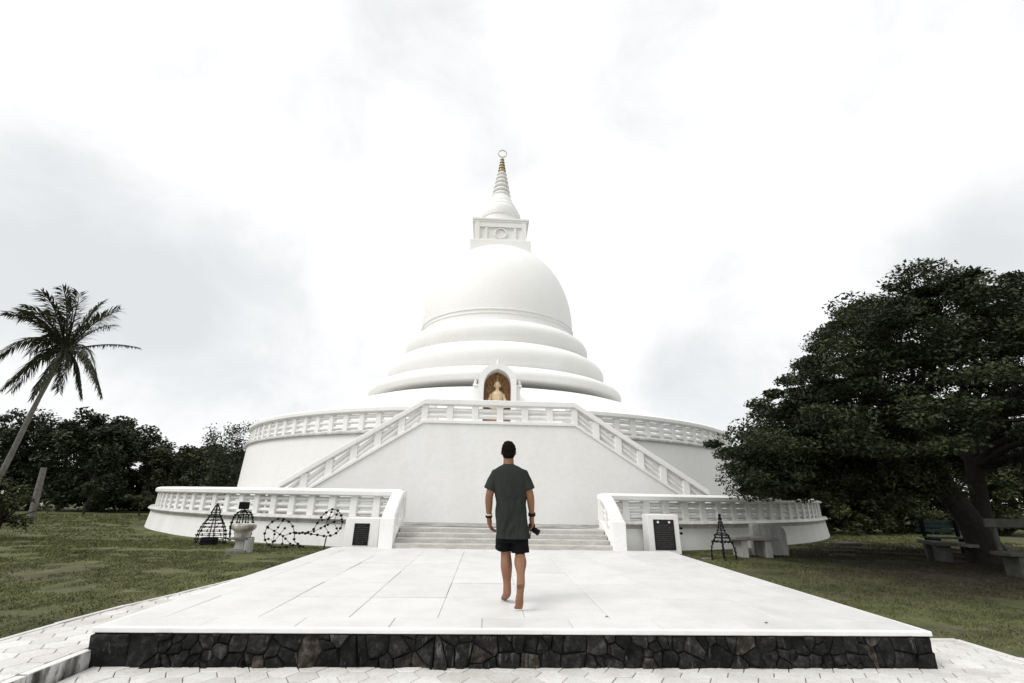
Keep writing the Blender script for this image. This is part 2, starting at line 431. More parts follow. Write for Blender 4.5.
# kerbs: lawn edge kerb left, step kerb between the two paving levels, right edge kerb
def kerb(path, w, z0, z1, nm, m, lab):
    mb = MB()
    for a, b in zip(path, path[1:]):
        a, b = Vector((*a, 0)), Vector((*b, 0)); d = (b - a); L = d.length; d.normalize(); n = Vector((-d.y, d.x, 0)); k = max(1, round(L / .6))
        for i in range(k):
            p = a + d * (L * i / k + .003); q = a + d * (L * (i + 1) / k - .003); dz = random.gauss(0, .003)
            bt = [p + n * w / 2, p - n * w / 2, q - n * w / 2, q + n * w / 2]
            mb.hexa([(v.x, v.y, z0) for v in reversed(bt)], [(v.x, v.y, z1 + dz) for v in reversed(bt)], random.random())
    return tag(mb.build(nm, m, bevel=.008, tones=True), kind='structure')
kerb([(x + .0, y) for x, y in LEFT_EDGE[1:]], .06, -.35, -.172, 'lawn_kerb', PAVER, '')
def mk_kerbm():
    m, nt, b = mat('kerb_face')
    n = noi(nt, 7, 7, .7, stretch=(1, 1, .35))
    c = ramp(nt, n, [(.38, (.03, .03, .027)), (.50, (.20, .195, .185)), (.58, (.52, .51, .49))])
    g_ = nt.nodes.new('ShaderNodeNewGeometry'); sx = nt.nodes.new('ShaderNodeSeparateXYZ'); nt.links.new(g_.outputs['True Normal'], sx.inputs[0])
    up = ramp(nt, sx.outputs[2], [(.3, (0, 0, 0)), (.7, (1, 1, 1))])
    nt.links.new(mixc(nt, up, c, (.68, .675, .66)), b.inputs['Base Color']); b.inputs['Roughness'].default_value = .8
    bump(nt, b, noi(nt, 30, 6), .6, .01); return m
kerb([(-3.600, -.6), (-3.590, 4.765)], .075, -.40, -.167, 'step_kerb', mk_kerbm(), '')
kerb([(4.93, -.6), (4.93, 5.67), (3.97, 5.67)], .09, -.45, -.290, 'pavement_kerb', PAVER, '')

# ------------------------------------------------------------------ platform
PX0, PX1, PY0, PY1 = -3.57, 3.84, 4.79, 11.34
plat = thing('platform', (.13, 8., -.25), 'low white slab-paved platform with a dark rubble stone front, under the walking man', 'platform')
mb = MB(); bw = .35; gp = .0022
def rtile(x0, x1, y0, y1): tile(mb, [(x0, y0), (x1, y0), (x1, y1), (x0, y1)], random.gauss(0, .0007), .05, gp, .004, min(1, max(0, random.gauss(.6, .25))))
yr = [5.13 + .955 * k for k in range(7)]; yr[-1] = PY1 - .45
xr = [PX0 + bw + (PX1 - PX0 - 2 * bw) / 8 * k for k in range(9)]
for a, b in zip(yr, yr[1:]):
    for c, d in zip(xr, xr[1:]): rtile(c, d, a, b)
nb = 9
for k in range(nb):
    c, d = PX0 + (PX1 - PX0) * k / nb, PX0 + (PX1 - PX0) * (k + 1) / nb
    rtile(c, d, PY0, yr[0]); rtile(c, d, yr[-1], PY1)
for a, b in zip(yr[::1], yr[1:]):
    rtile(PX0, xr[0], a, b); rtile(xr[-1], PX1, a, b)
mb.build('paving', SLAB, plat, tones=True)
MB().box(PX0 + .02, PX1 - .02, PY0 + .02, PY1 - .02, -.30, -.012).build('joint_bed', JOINT, plat)
cp = MB(); e = .035
cp.box(PX0 - e, PX1 + e, PY0 - e, PY0 + .012, -.046, -.004).box(PX0 - e, PX0 + .012, PY0 + .014, PY1, -.052, -.004).box(PX1 - .012, PX1 + e, PY0 + .014, PY1, -.052, -.004)
cp.build('coping', WHITE2, plat, bevel=.008)
for a_ in (PX0 - .015, PX1 - .018): MB().box(a_, a_ + .033, PY0, PY1, -.45, -.054).build('side_wall', WEATHER, plat)
MB().box(PX0 - .02, PX1 + .02, PY0 - .004, PY0 + .018, -.45, -.048).build('mortar', MORTAR, plat)
# rubble stones: voronoi cells in the front plane
rs = random.Random(5); seeds = []
x = PX0
while x < PX1:
    w = rs.choice([.07, .10, .15, .22, .30]); k = 1 if w > .2 and rs.random() < .55 else 2
    for j in range(k):
        seeds.append((x + w / 2 + rs.uniform(-.05, .05), -.325 + .27 * (j + .5) / k + rs.uniform(-.035, .035)))
    if rs.random() < .8:
        ex_, ez_ = x + rs.uniform(0, w), -.325 + rs.choice([.02, .25, .13]); seeds += [(ex_, ez_), (ex_ + .05, ez_ + rs.uniform(-.02, .02))]
    x += w
st = MB()
for i, sd in enumerate(seeds):
    p = [(PX0 - .02, -.335), (PX1 + .02, -.335), (PX1 + .02, -.050), (PX0 - .02, -.050)]
    for j, q in enumerate(seeds):
        if i == j or abs(q[0] - sd[0]) > .9: continue
        a, b = q[0] - sd[0], q[1] - sd[1]; p = clip(p, a, b, (q[0] ** 2 + q[1] ** 2 - sd[0] ** 2 - sd[1] ** 2) / 2)
        if len(p) < 3: break
    if len(p) < 3 or area(p) < .0006: continue
    p0 = inset(p, .0035)
    if len(p0) < 3: continue
    dep = rs.uniform(.012, .045); tn = min(1, max(0, rs.gauss(.5, .3))); tlx, tlz = rs.gauss(0, .12), rs.gauss(0, .12); cx = sum(q[0] for q in p0) / len(p0); cz = sum(q[1] for q in p0) / len(p0)
    pp = []   # subdivide outline with jitter
    for a_, b_ in zip(p0, p0[1:] + p0[:1]):
        for t in (0, .33, .66): pp.append((a_[0] + (b_[0] - a_[0]) * t + rs.uniform(-.004, .004), min(-.049, a_[1] + (b_[1] - a_[1]) * t + rs.uniform(-.004, .004))))
    n = len(pp); rings = []
    for k, (sc_, dd) in enumerate(((1, 0), (.985, .6), (.93, .92), (.7, 1.05))):
        rings.append([(cx + (q[0] - cx) * sc_, PY0 - .005 - dep * dd - (0 if k == 0 else (q[0] - cx) * tlx * dd + (q[1] - cz) * tlz * dd + rs.uniform(-.003, .003)), cz + (q[1] - cz) * sc_) for q in pp])
    vs = sum(rings, []) + [(cx, PY0 - .006 - dep * 1.05, cz)]
    fs = [(k * n + i_, k * n + (i_ + 1) % n, (k + 1) * n + (i_ + 1) % n, (k + 1) * n + i_) for k in range(3) for i_ in range(n)] + [(3 * n + i_, 3 * n + (i_ + 1) % n, 4 * n) for i_ in range(n)]
    st.add(vs, fs, tn)
st.build('rubble_facing', RUBBLE, plat, smooth=50, tones=True)

# ------------------------------------------------------------------ balustrade helpers
CY = 28.2
CX = [.08]
def arc_pt(r, a, z): return (CX[0] + r * math.sin(a), CY - r * math.cos(a), z)
def slat_bar(mb, p, q, th, h, out=None):
    """lozenge-section bar from p to q, height h, half thickness th; swelling in the middle"""
    p, q = Vector(p), Vector(q); d = (q - p); n = Vector((d.y, -d.x, 0)).normalized(); up = Vector((0, 0, 1))
    vs = []
    for t, k in ((0, .8), (.5, 1.15), (1, .8)):
        c = p + d * t
        for a, b in ((0, -h / 2), (th * k, -h * .12), (th * k, h * .12), (0, h / 2), (-th * k, h * .12), (-th * k, -h * .12)):
            vs.append(c + n * a + up * b)
    fs = [(i * 6 + j, i * 6 + (j + 1) % 6, (i + 1) * 6 + (j + 1) % 6, (i + 1) * 6 + j) for i in range(2) for j in range(6)] + [(5, 4, 3, 2, 1, 0), tuple(range(12, 18))]
    mb.add(vs, fs)
def arc_balustrade(root, r, z0, z1, arcs, step, ns, pw=.075, pt=.09, mt=None):
    """posts and slat panels on arcs [(a0,a1)], step in metres"""
    for a0, a1 in arcs:
        k = max(1, round(abs(a1 - a0) * r / step)); hp = (z1 - z0)
        for i in range(k + 1):
            a = a0 + (a1 - a0) * i / k; c = arc_pt(r, a, 0)
            MB().obox(c, a, pw, pt, z0 - .01, z1 + .01, .93).build('post', mt, root, bevel=.008)
            if i < k:
                b = a + (a1 - a0) / k; mb = MB(); h = .145 if r < 13 else .122
                gap = (hp - ns * h) / (ns + 1)
                for j in range(ns):
                    z = z0 + gap + h / 2 + j * (h + gap)
                    slat_bar(mb, arc_pt(r, a, z), arc_pt(r, b, z), .075, h)
                mb.build('slat_panel', mt, root)

# ------------------------------------------------------------------ lower terrace
CX[0] = .2
ter = thing('terrace', (.2, CY, -.2), 'wide round white terrace wall with a slatted balustrade, circling the stupa', 'terrace')
aL, aR = -math.asin(2.70 / 15.8), math.asin(2.60 / 15.8)
mb = MB().lathe([(15.86, -.45), (15.82, -.2), (15.74, .37), (15.5, .37)], (.2, CY), 200)
mb.build('retaining_wall', WHITE2, ter, smooth=40)
mb = MB(); n = 128
mb.lathe([(15.7, .365), (12.0, .365)], (.2, CY), n); mb.build('terrace_floor', OLDW, ter)
prof_ledge = [(15.3, .372), (15.74, .372), (15.76, .44), (15.83, .46), (15.85, .49), (15.82, .525), (15.78, .56), (15.3, .56)]
prof_rail = [(15.36, 1.05), (15.70, 1.05), (15.74, 1.08), (15.74, 1.17), (15.69, 1.215), (15.60, 1.235), (15.45, 1.235), (15.37, 1.21), (15.33, 1.17), (15.33, 1.08)]
arcs = [(aR, R(84)), (aL, -R(84))]
ld, rl = MB(), MB()
for a0, a1 in ((aR, PI), (-PI, aL)):
    ld.lathe(prof_ledge, (.2, CY), 90, a0, a1); rl.lathe(prof_rail + prof_rail[:1], (.2, CY), 90, a0, a1)
ld.build('ledge', LEDGE, ter, smooth=40); rl.build('rail', WHITE2, ter, smooth=40)
arc_balustrade(ter, 15.54, .56, 1.05, arcs, .62, 3, pw=.098, pt=.11, mt=WHITE2)

# ------------------------------------------------------------------ entrance steps with flanking parapets
es = thing('entrance_steps', (.1, 11.8, 0), 'four weathered stone steps between two curved white parapets at the back of the platform', 'steps')
for k in range(4):
    y0 = 11.27 + .27 * k
    MB().box(-2.30, 2.58, y0 if k else 11.27, 12.75, -.05 if k == 0 else .0925 * k - .004, .0925 * (k + 1)).build('step', STEPM, es, bevel=.012)
for xc in (-2.45, 2.73):
    s = 1 if xc > 0 else -1
    N = 12; ycur = [11.30 + (12.72 - 11.30) * i / N for i in range(N + 1)]
    top = lambda y: .67 + .55 * math.sin(PI / 2 * min(1, (y - 11.30) / 1.32)) ** 1.0 * .98
    base = lambda y: .10 + .46 * sst(11.4, 12.6, y)
    hw = .145
    w = MB(); pts = [(y, base(y)) for y in ycur]
    w.prism([(11.34, -.25)] + [(12.7, -.25)] + [(y, z) for y, z in reversed(pts)], lambda a, b: (xc - .12, a, b), lambda a, b: (xc + .12, a, b))
    par = w.build('parapet', WHITE, es, bevel=.01)
    rm = MB(); secs = []
    prof = [(-hw, 0), (hw, 0), (hw, .10), (hw * .8, .145), (0, .16), (-hw * .8, .145), (-hw, .10)]
    vs = []
    for y in ycur:
        for a, b in prof: vs.append((xc + a, y, top(y) - .13 + b * .85))
    m_ = len(prof)
    fs = [(i * m_ + j, i * m_ + (j + 1) % m_, (i + 1) * m_ + (j + 1) % m_, (i + 1) * m_ + j) for i in range(N) for j in range(m_)] + [tuple(range(m_ - 1, -1, -1)), tuple(N * m_ + j for j in range(m_))]
    fs = [tuple(reversed(q)) for q in fs]
    rm.add(vs, fs).build('handrail', WHITE, par, smooth=45)
    MB().box(xc - .155, xc + .155, 11.22, 11.50, -.05, .61).build('newel', WHITE, par, bevel=.012)
    for y in (11.8, 12.2, 12.58):
        MB().box(xc - .07, xc + .07, y - .055, y + .055, base(y) - .02, top(y) - .08).build('post', WHITE, par, bevel=.006)
    for y0, y1 in ((11.5, 11.75), (11.86, 12.14), (12.26, 12.52)):
        mb = MB()
        for k in (.25, .5, .75):
            za = base(y0) + (top(y0) - .12 - base(y0)) * k; zb = base(y1) + (top(y1) - .12 - base(y1)) * k
            slat_bar(mb, (xc, y0 - .02, za), (xc, y1 + .02, zb), .045, .07)
        mb.build('slat_panel', WHITE, par)

# ------------------------------------------------------------------ stupa
CX[0] = .08
stu = thing('stupa', (.08, CY, .4), 'huge white domed stupa with stacked saucer tiers and a ringed spire', 'stupa')
MB().lathe([(12.86, .36), (12.72, 3.05)], (.08, CY), 160).build('drum_wall', WHITE, stu, smooth=40)
MB().lathe([(12.2, 3.03), (12.74, 3.03), (12.82, 3.06), (12.82, 3.11), (12.74, 3.17), (12.2, 3.17)], (.08, CY), 160).build('ledge', LEDGE, stu, smooth=40)
MB().lathe([(12.3, 3.15), (9, 3.15)], (.08, CY), 96).build('drum_floor', WHITE2, stu)
p_ = [(12.38, 3.78), (12.72, 3.78), (12.76, 3.81), (12.76, 3.92), (12.70, 3.975), (12.57, 3.99), (12.44, 3.975), (12.36, 3.92), (12.36, 3.81)]
# rail open where the stairs arrive
rl = MB(); ag = math.asin(2.15 / 12.56)
rl.lathe(p_ + p_[:1], (.08, CY), 150, ag, 2 * PI - ag); rl.build('rail', WHITE, stu, smooth=40)
arc_balustrade(stu, 12.56, 3.17, 3.78, [(ag, R(86)), (-ag, -R(86))], .66, 3, pw=.10, pt=.10, mt=WHITE)
MB().lathe([(10.35, 3.15), (10.3, 3.95), (10.1, 4.45), (9.6, 4.92), (8.8, 5.38), (8.0, 5.66), (7.4, 5.79), (6.8, 5.87), (5.7, 5.92)], (.08, CY), 160).build('skirt_roof', DOMEW, stu, smooth=True)
def tier(r_in, zb, r_max, zm, r_top, zt, rb):
    """saucer with an overhanging rounded lip"""
    pr = [(r_in - .3, zb - .02), (r_in, zb)]
    for i in range(1, 7):
        t = i / 6 * PI / 2; pr.append((r_in + (r_max - r_in) * math.sin(t) ** rb, zb + (zm - zb) * (1 - math.cos(t))))
    for i in range(1, 11):
        t = i / 10 * PI / 2; pr.append((r_top + (r_max - r_top) * math.cos(t), zm + (zt - zm) * math.sin(t)))
    return pr
MB().lathe([(5.8, 5.85), (5.85, 6.24), (7.16, 6.20), (7.28, 6.22), (7.37, 6.28), (7.42, 6.37), (7.43, 6.46)] + [(6.15 + 1.28 * math.cos(i / 10 * PI / 2), 6.46 + .56 * math.sin(i / 10 * PI / 2)) for i in range(1, 11)], (.08, CY), 180).build('tier', DOMEW, stu, smooth=True)
MB().lathe(tier(5.70, 6.95, 6.48, 7.72, 5.25, 8.60, .75), (.08, CY), 180).build('tier', DOMEW, stu, smooth=True)
MB().lathe(tier(4.90, 8.52, 5.58, 9.28, 4.62, 10.02, .75), (.08, CY), 180).build('tier', DOMEW, stu, smooth=True)
dp = [(4.68, 9.6), (4.70, 10.66), (4.75, 10.68), (4.75, 10.73), (4.70, 10.76), (4.70, 11.0)]
ZB, ZT, RB = 11.0, 16.55, 4.70
for i in range(1, 33):
    t = i / 32; z = ZB + (ZT - ZB) * math.sin(t * PI / 2)
    r = RB * math.cos(t * PI / 2) ** .90
    dp.append((max(.02, r), z))
MB().lathe(dp, (.08, CY), 180).build('dome', DOMEW, stu, smooth=30)
MB().lathe([(4.69, 10.44), (4.735, 10.46), (4.735, 10.50), (4.69, 10.52)], (.08, CY), 150).build('band', DOMEW, stu, smooth=30)
# square harmika
hc = thing_y = CY
MB().box(-1.84, 2.0, CY - 1.92, CY + 1.92, 15.4, 16.52).build('harmika_base', DOMEW, stu, bevel=.03)
hb = MB()
hb.hexa([(-1.56, CY - 1.62, 16.52), (1.72, CY - 1.62, 16.52), (1.72, CY + 1.62, 16.52), (-1.56, CY + 1.62, 16.52)],
        [(-1.62, CY - 1.66, 17.9), (1.78, CY - 1.66, 17.9), (1.78, CY + 1.66, 17.9), (-1.62, CY + 1.66, 17.9)])
har = hb.build('harmika', DOMEW, stu, bevel=.02)
fr = MB()
for sx in (-1.57, 1.43): fr.box(sx, sx + .30, CY - 1.78, CY - 1.60, 16.53, 17.9)
fr.box(-1.265, 1.425, CY - 1.76, CY - 1.60, 17.55, 17.9); fr.box(-1.265, 1.425, CY - 1.76, CY - 1.60, 16.53, 16.68)
fr.box(-.92, -.77, CY - 1.74, CY - 1.60, 16.69, 17.54); fr.box(.93, 1.08, CY - 1.74, CY - 1.60, 16.69, 17.54)
fr.build('panel_frame', DOMEW, har)
ringm = MB().tube([(.08 + .36 * math.cos(t * PI / 12), CY - 1.70, 17.12 + .36 * math.sin(t * PI / 12)) for t in range(25)], .05, 8)
ringm.build('round_emblem', DOMEW, har, smooth=True)
cn = MB().box(-1.70, 1.86, CY - 1.80, CY + 1.80, 17.9, 18.02).box(-1.74, 1.90, CY - 1.84, CY + 1.84, 18.02, 18.16)
cn.build('cornice', DOMEW, stu, bevel=.02)
MB().lathe([(1.30, 18.17), (1.30, 18.9), (1.35, 18.95), (1.38, 19.2), (1.35, 19.38), (1.24, 19.44), (1.24, 19.5), (1.20, 19.75), (1.08, 19.9), (1.08, 19.96), (1.0, 20.15), (.88, 20.28), (.88, 20.33), (.80, 20.5), (.72, 20.7), (.62, 20.95)], (.08, CY), 64).build('bulb', DOMEW, stu, smooth=35)
pr = []; z = 20.9; r = .66
for k in range(6):
    h = .40 - .012 * k
    pr += [(r - .13, z), (r - .03, z + h * .12), (r, z + h * .3), (r - .01, z + h * .5), (r - .07, z + h * .66), (r - .15, z + h * .78), (r - .16, z + h)]; z += h; r -= .062
MB().lathe(pr, (.08, CY), 40).build('spire', DOMEW, stu, smooth=30)
pr = []; zz = z; r = .28
for k in range(5):
    h = .25; pr += [(r - .09, zz), (r, zz + h * .2), (r, zz + h * .45), (r - .09, zz + h * .6), (r - .10, zz + h)]; zz += h; r -= .035
pr.append((.0, zz + .1))
MB().lathe(pr, (.08, CY), 32).build('gilded_finial', SKYGOLD, stu, smooth=30)
MB().tube([(.08 + .30 * math.cos(t * PI / 16), CY, zz + .36 + .30 * math.sin(t * PI / 16)) for t in range(33)], .04, 8).build('finial_ring', SILVER, stu, smooth=True)

# niche on the drum terrace ---------------------------------------
NY = 17.35; nic = thing('niche', (.02, NY + .6, 3.34), 'small white arched shrine niche in front of the lowest saucer tier', 'shrine')
def arch(hw, zs, zt, n=14, point=0.):
    """outline from bottom-left up and over to bottom right; springing zs, top zt"""
    p = []
    for i in range(n + 1):
        t = PI - PI * i / n; p.append((hw * math.cos(t), zs + (zt - zs) * (math.sin(t) ** (1 - .25 * point)) + point * .05 * (1 - abs(math.cos(t))) ** 3))
    return p
outer = [(-.72, 3.16)] + arch(.72, 5.2, 5.93) + [(.72, 3.16)]
inner = [(-.52, 3.16)] + arch(.52, 4.95, 5.68, 14, 1.) + [(.52, 3.16)]
m1 = MB(); n = len(outer)
vs = [(a, NY, b) for a, b in outer] + [(a, NY, b) for a, b in inner] + [(a, NY + .9, b) for a, b in inner] + [(a, NY + 1.1, b) for a, b in outer]
fs = [(i, i + 1, n + i + 1, n + i) for i in range(n - 1)] + [(n + i, n + i + 1, 2 * n + i + 1, 2 * n + i) for i in range(n - 1)] + [(i + 1, i, 3 * n + i, 3 * n + i + 1) for i in range(n - 1)]
m1.add(vs, fs); m1.build('arch', WHITE, nic, smooth=40)
bk = MB().prism(inner, lambda a, b: (a * .995, NY + .60, b), lambda a, b: (a * .995, NY + .66, b)); bk.build('back_panel', ORANGE, nic)
cv = MB()
for i in range(9):
    t = PI * (i + .5) / 9; cv.tube([(.30 * math.cos(t), NY + .59, 4.85 + .42 * math.sin(t)), (.42 * math.cos(t), NY + .59, 4.95 + .60 * math.sin(t))], .03, 6)
cv.ball((0, NY + .58, 5.52), (.07, .03, .13)); cv.tube([(.33 * math.cos(PI * i / 12), NY + .585, 4.75 + .52 * math.sin(PI * i / 12)) for i in range(13)], .022, 6)
cv.build('carved_halo', GOLD, nic, smooth=True)
for s in (-1, 1):
    w = MB().box(s * .80 - .075, s * .80 + .075, NY + .12, NY + .5, 3.16, 5.05).box(s * .81 - .11, s * .81 + .11, NY + .08, NY + .54, 5.052, 5.12)
    wg = w.build('side_pier', WHITE, nic, bevel=.01)
    MB().lathe([(.08, 5.12), (.09, 5.17), (.03, 5.2), (.06, 5.25), (.0, 5.36)], (s * .85, NY + .3), 12).build('pier_finial', WHITE, wg, smooth=True)
MB().lathe([(.10, 5.90), (.10, 5.96), (.05, 6.0), (.08, 6.05), (.0, 6.2)], (0, NY + .3), 12).build('crown_finial', WHITE, nic, smooth=True)
# seated statue
bud = thing('statue', (.02, NY + .35, 3.16), 'golden seated statue on an orange base inside the arched niche', 'statue')
MB().box(-.42, .42, NY + .12, NY + .56, 3.17, 3.88).box(-.44, .44, NY + .09, NY + .57, 3.882, 3.95).build('pedestal', ORANGE, bud, bevel=.01)
b_ = MB(); X, Y = .0, NY + .34
b_.ball((X, Y, 4.19), (.33, .17, .12), 16, 10)
for s in (-1, 1): b_.tube([(X + s * .08, Y + .02, 4.2), (X + s * .30, Y - .06, 4.18), (X + s * .10, Y - .16, 4.16), (X - s * .08, Y - .16, 4.17)], [.09, .085, .065, .04], 10)
b_.lathe([(.17, 4.18), (.165, 4.35), (.17, 4.55), (.20, 4.72), (.19, 4.80), (.10, 4.86), (.06, 4.90), (.06, 4.95)], (X, Y), 20)
for s in (-1, 1): b_.tube([(X + s * .18, Y, 4.76), (X + s * .26, Y - .01, 4.55), (X + s * .25, Y - .07, 4.38), (X + s * .05, Y - .16, 4.27)], [.065, .06, .055, .04], 10)
sc3 = lambda m_: [setattr(m_, 'v', [(X + (p[0] - X) * 1.15, Y + (p[1] - Y) * 1.05, 3.94 + (p[2] - 4.07) * 1.24) for p in m_.v]), m_][1]
bo = sc3(b_).build('figure', ROBE, bud, smooth=True)
hd = MB().ball((X, Y - .01, 5.05), (.095, .105, .125), 16, 12).ball((X, Y - .115, 5.04), (.016, .02, .03), 8, 6)
for s in (-1, 1): hd.ball((X + s * .10, Y, 5.03), (.018, .03, .055), 8, 6)
sc3(hd).build('head', ROBE, bo, smooth=True)
hm = MB().ball((X, Y + .02, 5.09), (.103, .108, .105), 16, 10).ball((X, Y + .01, 5.20), (.05, .05, .05), 10, 8); sc3(hm).build('hair', GOLD, bo, smooth=True)

# ------------------------------------------------------------------ double staircase in front of the drum
sta = thing('staircase', (.05, 14.8, .42), 'plain white double staircase front whose balustrades slope down to both sides', 'staircase')
SX, SY, ST = .06, 14.5, .26; hwid = 2.32; slope = .637; zb0 = 3.19; xe = 4.02
fw = [(-hwid - xe, .30), (hwid + xe, .30), (hwid + xe, zb0 - slope * xe), (hwid, zb0), (-hwid, zb0), (-hwid - xe, zb0 - slope * xe)]
MB().prism(fw, lambda a, b: (SX + a, SY + (.0), b), lambda a, b: (SX + a, SY + ST, b)).build('front_wall', WHITE, sta)
def strip(z0, z1, y0, y1, nm, m, bev=0):
    L = [(-hwid - xe, -slope * xe), (-hwid, 0), (hwid, 0), (hwid + xe, -slope * xe)]
    poly = [(a, b + z0) for a, b in L] + [(a, b + z1) for a, b in reversed(L)]
    return MB().prism(poly, lambda a, b: (SX + a, y0, b), lambda a, b: (SX + a, y1, b)).build(nm, m, sta, bevel=bev)
strip(zb0 + .002, zb0 + .10, SY - .045, SY + ST + .04, 'ledge', WHITE, .01)
strip(zb0 + .58, zb0 + .75, SY - .035, SY + ST + .03, 'rail', WHITE, .02)
def zl(x): return zb0 - slope * max(0, abs(x) - hwid)
xsn = [-hwid + 2 * hwid * i / 6 for i in range(7)] + [s * (hwid + xe * i / 6) for s in (-1, 1) for i in range(1, 7)]
for x in xsn:
    z = zl(x); MB().box(SX + x - .10, SX + x + .10, SY + .02, SY + ST - .02, z + .06, z + .60 if abs(x) < hwid + xe - .1 else z + .60).build('post', WHITE, sta, bevel=.008)
xo = sorted(xsn)
for a, b in zip(xo, xo[1:]):
    mb = MB()
    for k in range(2):
        dz = .10 + .16 * (k + 1) ; slat_bar(mb, (SX + a + .07, SY + ST / 2, zl(a) - (0 if abs(a) < hwid - .01 or abs(b) < hwid + .01 else 0) + dz), (SX + b - .07, SY + ST / 2, zl(b) + dz), .085, .155)
    mb.build('slat_panel', WHITE, sta)
for s in (-1, 1):
    x = SX + s * (hwid + xe + .13)
    MB().box(x - .13, x + .13, SY + .0, SY + ST + .02, .30, 1.05).box(x - .15, x + .15, SY - .02, SY + ST + .05, 1.052, 1.12).build('newel', WHITE, sta, bevel=.01)
    fl = MB(); nst = 18
    for k in range(nst):
        x0 = SX + s * (hwid + xe * k / nst); x1 = SX + s * (hwid + xe * (k + 1) / nst); z1 = 3.16 - (3.16 - .37) * (k + 1) / nst
        fl.box(min(x0, x1), max(x0, x1), SY + ST + .002, 15.9, .40, z1)
    fl.build('flight', WEATHER, sta)
MB().box(SX - hwid, SX + hwid, SY + ST + .003, 15.75, .36, 3.152).build('landing', WHITE2, sta)

# ------------------------------------------------------------------ plaques
def plaque(nm, cx, y, hw, zt, pw, pz0, pz1, m, label, nlines, dots):
    t = thing(nm, (cx, y, -.15), label, 'plaque')
    MB().hexa([(cx - hw, y, -.2), (cx + hw, y, -.2), (cx + hw, y + .5, -.2), (cx - hw, y + .5, -.2)],
              [(cx - hw, y + .06, zt), (cx + hw, y + .06, zt), (cx + hw, y + .5, zt), (cx - hw, y + .5, zt)]).build('surround', WHITE, t, bevel=.01)
    yy = lambda z: y + .06 * (z + .2) / (zt + .2) - .012
    tb = MB().hexa([(cx - pw, yy(pz0), pz0), (cx + pw, yy(pz0), pz0), (cx + pw, yy(pz0) + .03, pz0), (cx - pw, yy(pz0) + .03, pz0)],
                   [(cx - pw, yy(pz1), pz1), (cx + pw, yy(pz1), pz1), (cx + pw, yy(pz1) + .03, pz1), (cx - pw, yy(pz1) + .03, pz1)]).build('stone_tablet', m, t, bevel=.003)
    tx = MB(); q = random.Random(3 if cx > 0 else 4)
    top = pz1 - (.13 if dots else .05)
    for i in range(nlines):
        z = top - (top - pz0 - .05) * i / (nlines - 1); w = pw * (.55 if i in (0, nlines - 1) else q.uniform(.78, .86)); x = cx - w
        while x < cx + w:
            l = q.uniform(.006, .014); h = q.uniform(.007, .014)
            tx.box(x, x + l, yy(z) - .0025, yy(z) + .002, z - h / 2, z + h / 2); x += l + q.choice([.005, .005, .014])
    tx.build('inscription', ENGR, tb)
    if dots:
        for s in (-1, 1): MB().tube([(cx + s * pw * .55, yy(pz1 - .06) - .004, pz1 - .06), (cx + s * pw * .55, yy(pz1 - .06) + .01, pz1 - .06)], .028, 14).build('round_emblem', WHITE, tb)
plaque('plaque', 4.10, 12.16, .385, .74, .255, -.06, .63, DKGREY, 'dark grey engraved plaque with two white discs, right of the steps', 13, True)
plaque('plaque', -3.22, 12.16, .40, .56, .18, -.04, .44, BLACK, 'small black engraved plaque in a white surround, left of the steps', 10, False)
sk = thing('socket', (4.60, 12.55, .3), 'two small black cable boxes on the white wall beside the grey plaque', 'cable box')
for z in (.30, .42): MB().box(4.60, 4.65, 12.42, 12.56, z - .025, z + .025).build('box', BLKP, sk, bevel=.004)

# ------------------------------------------------------------------ wire ornaments
BALL = {}
def bulbs(paths, step, r, t):
    """one small lamp per step along the wires, each its own part sharing a mesh"""
    if r not in BALL:
        o = MB().ball((0, 0, 0), (r, r, r * .85), 8, 6).build('bulb', WIRE, smooth=True); BALL[r] = o.data; bpy.data.objects.remove(o)
    k = 0
    for p in paths:
        acc = 0
        for a, b in zip(p, p[1:]):
            a, b = Vector(a), Vector(b); L = (b - a).length
            while acc < L:
                if k < 95:
                    o = bpy.data.objects.new('bulb', BALL[r]); COL.objects.link(o); o.parent = t; o.location = a + (b - a) * acc / L - Vector(ORG[t.name]); k += 1
                acc += step
            acc -= L
def rings(c, prof, n=14):
    out = []
    for rr, z in prof: out.append([(c[0] + rr * math.cos(2 * PI * i / n), c[1] + rr * .8 * math.sin(2 * PI * i / n), z) for i in range(n + 1)])
    return out
# a: stupa shaped frame
t = thing('wire_ornament', (-7.12, 13.05, -.15), 'leftmost black wire light frame, tree-like with many level hoops, by the terrace wall', 'light frame')
prf = [(.36, -.10), (.37, -.01), (.35, .08), (.33, .17), (.29, .26), (.25, .34), (.20, .42), (.15, .49), (.16, .52), (.10, .56), (.12, .60), (.09, .66), (.05, .74)]
mb = MB(); rg_ = rings((-7.12, 13.05), prf)
for p in rg_: mb.tube(p, .008, 5, False)
for k in range(6):
    a = PI / 3 * k; mb.tube([(-7.12 + rr * math.cos(a), 13.05 + rr * .8 * math.sin(a), z) for rr, z in prf] + [(-7.12, 13.05, .82)], .012, 5)
mb.build('frame', WIRE, t)
bulbs(rg_, .14, .022, t)
MB().box(-7.30, -6.98, 12.92, 13.15, -.19, .02).build('base_box', BLKP, t, bevel=.01)
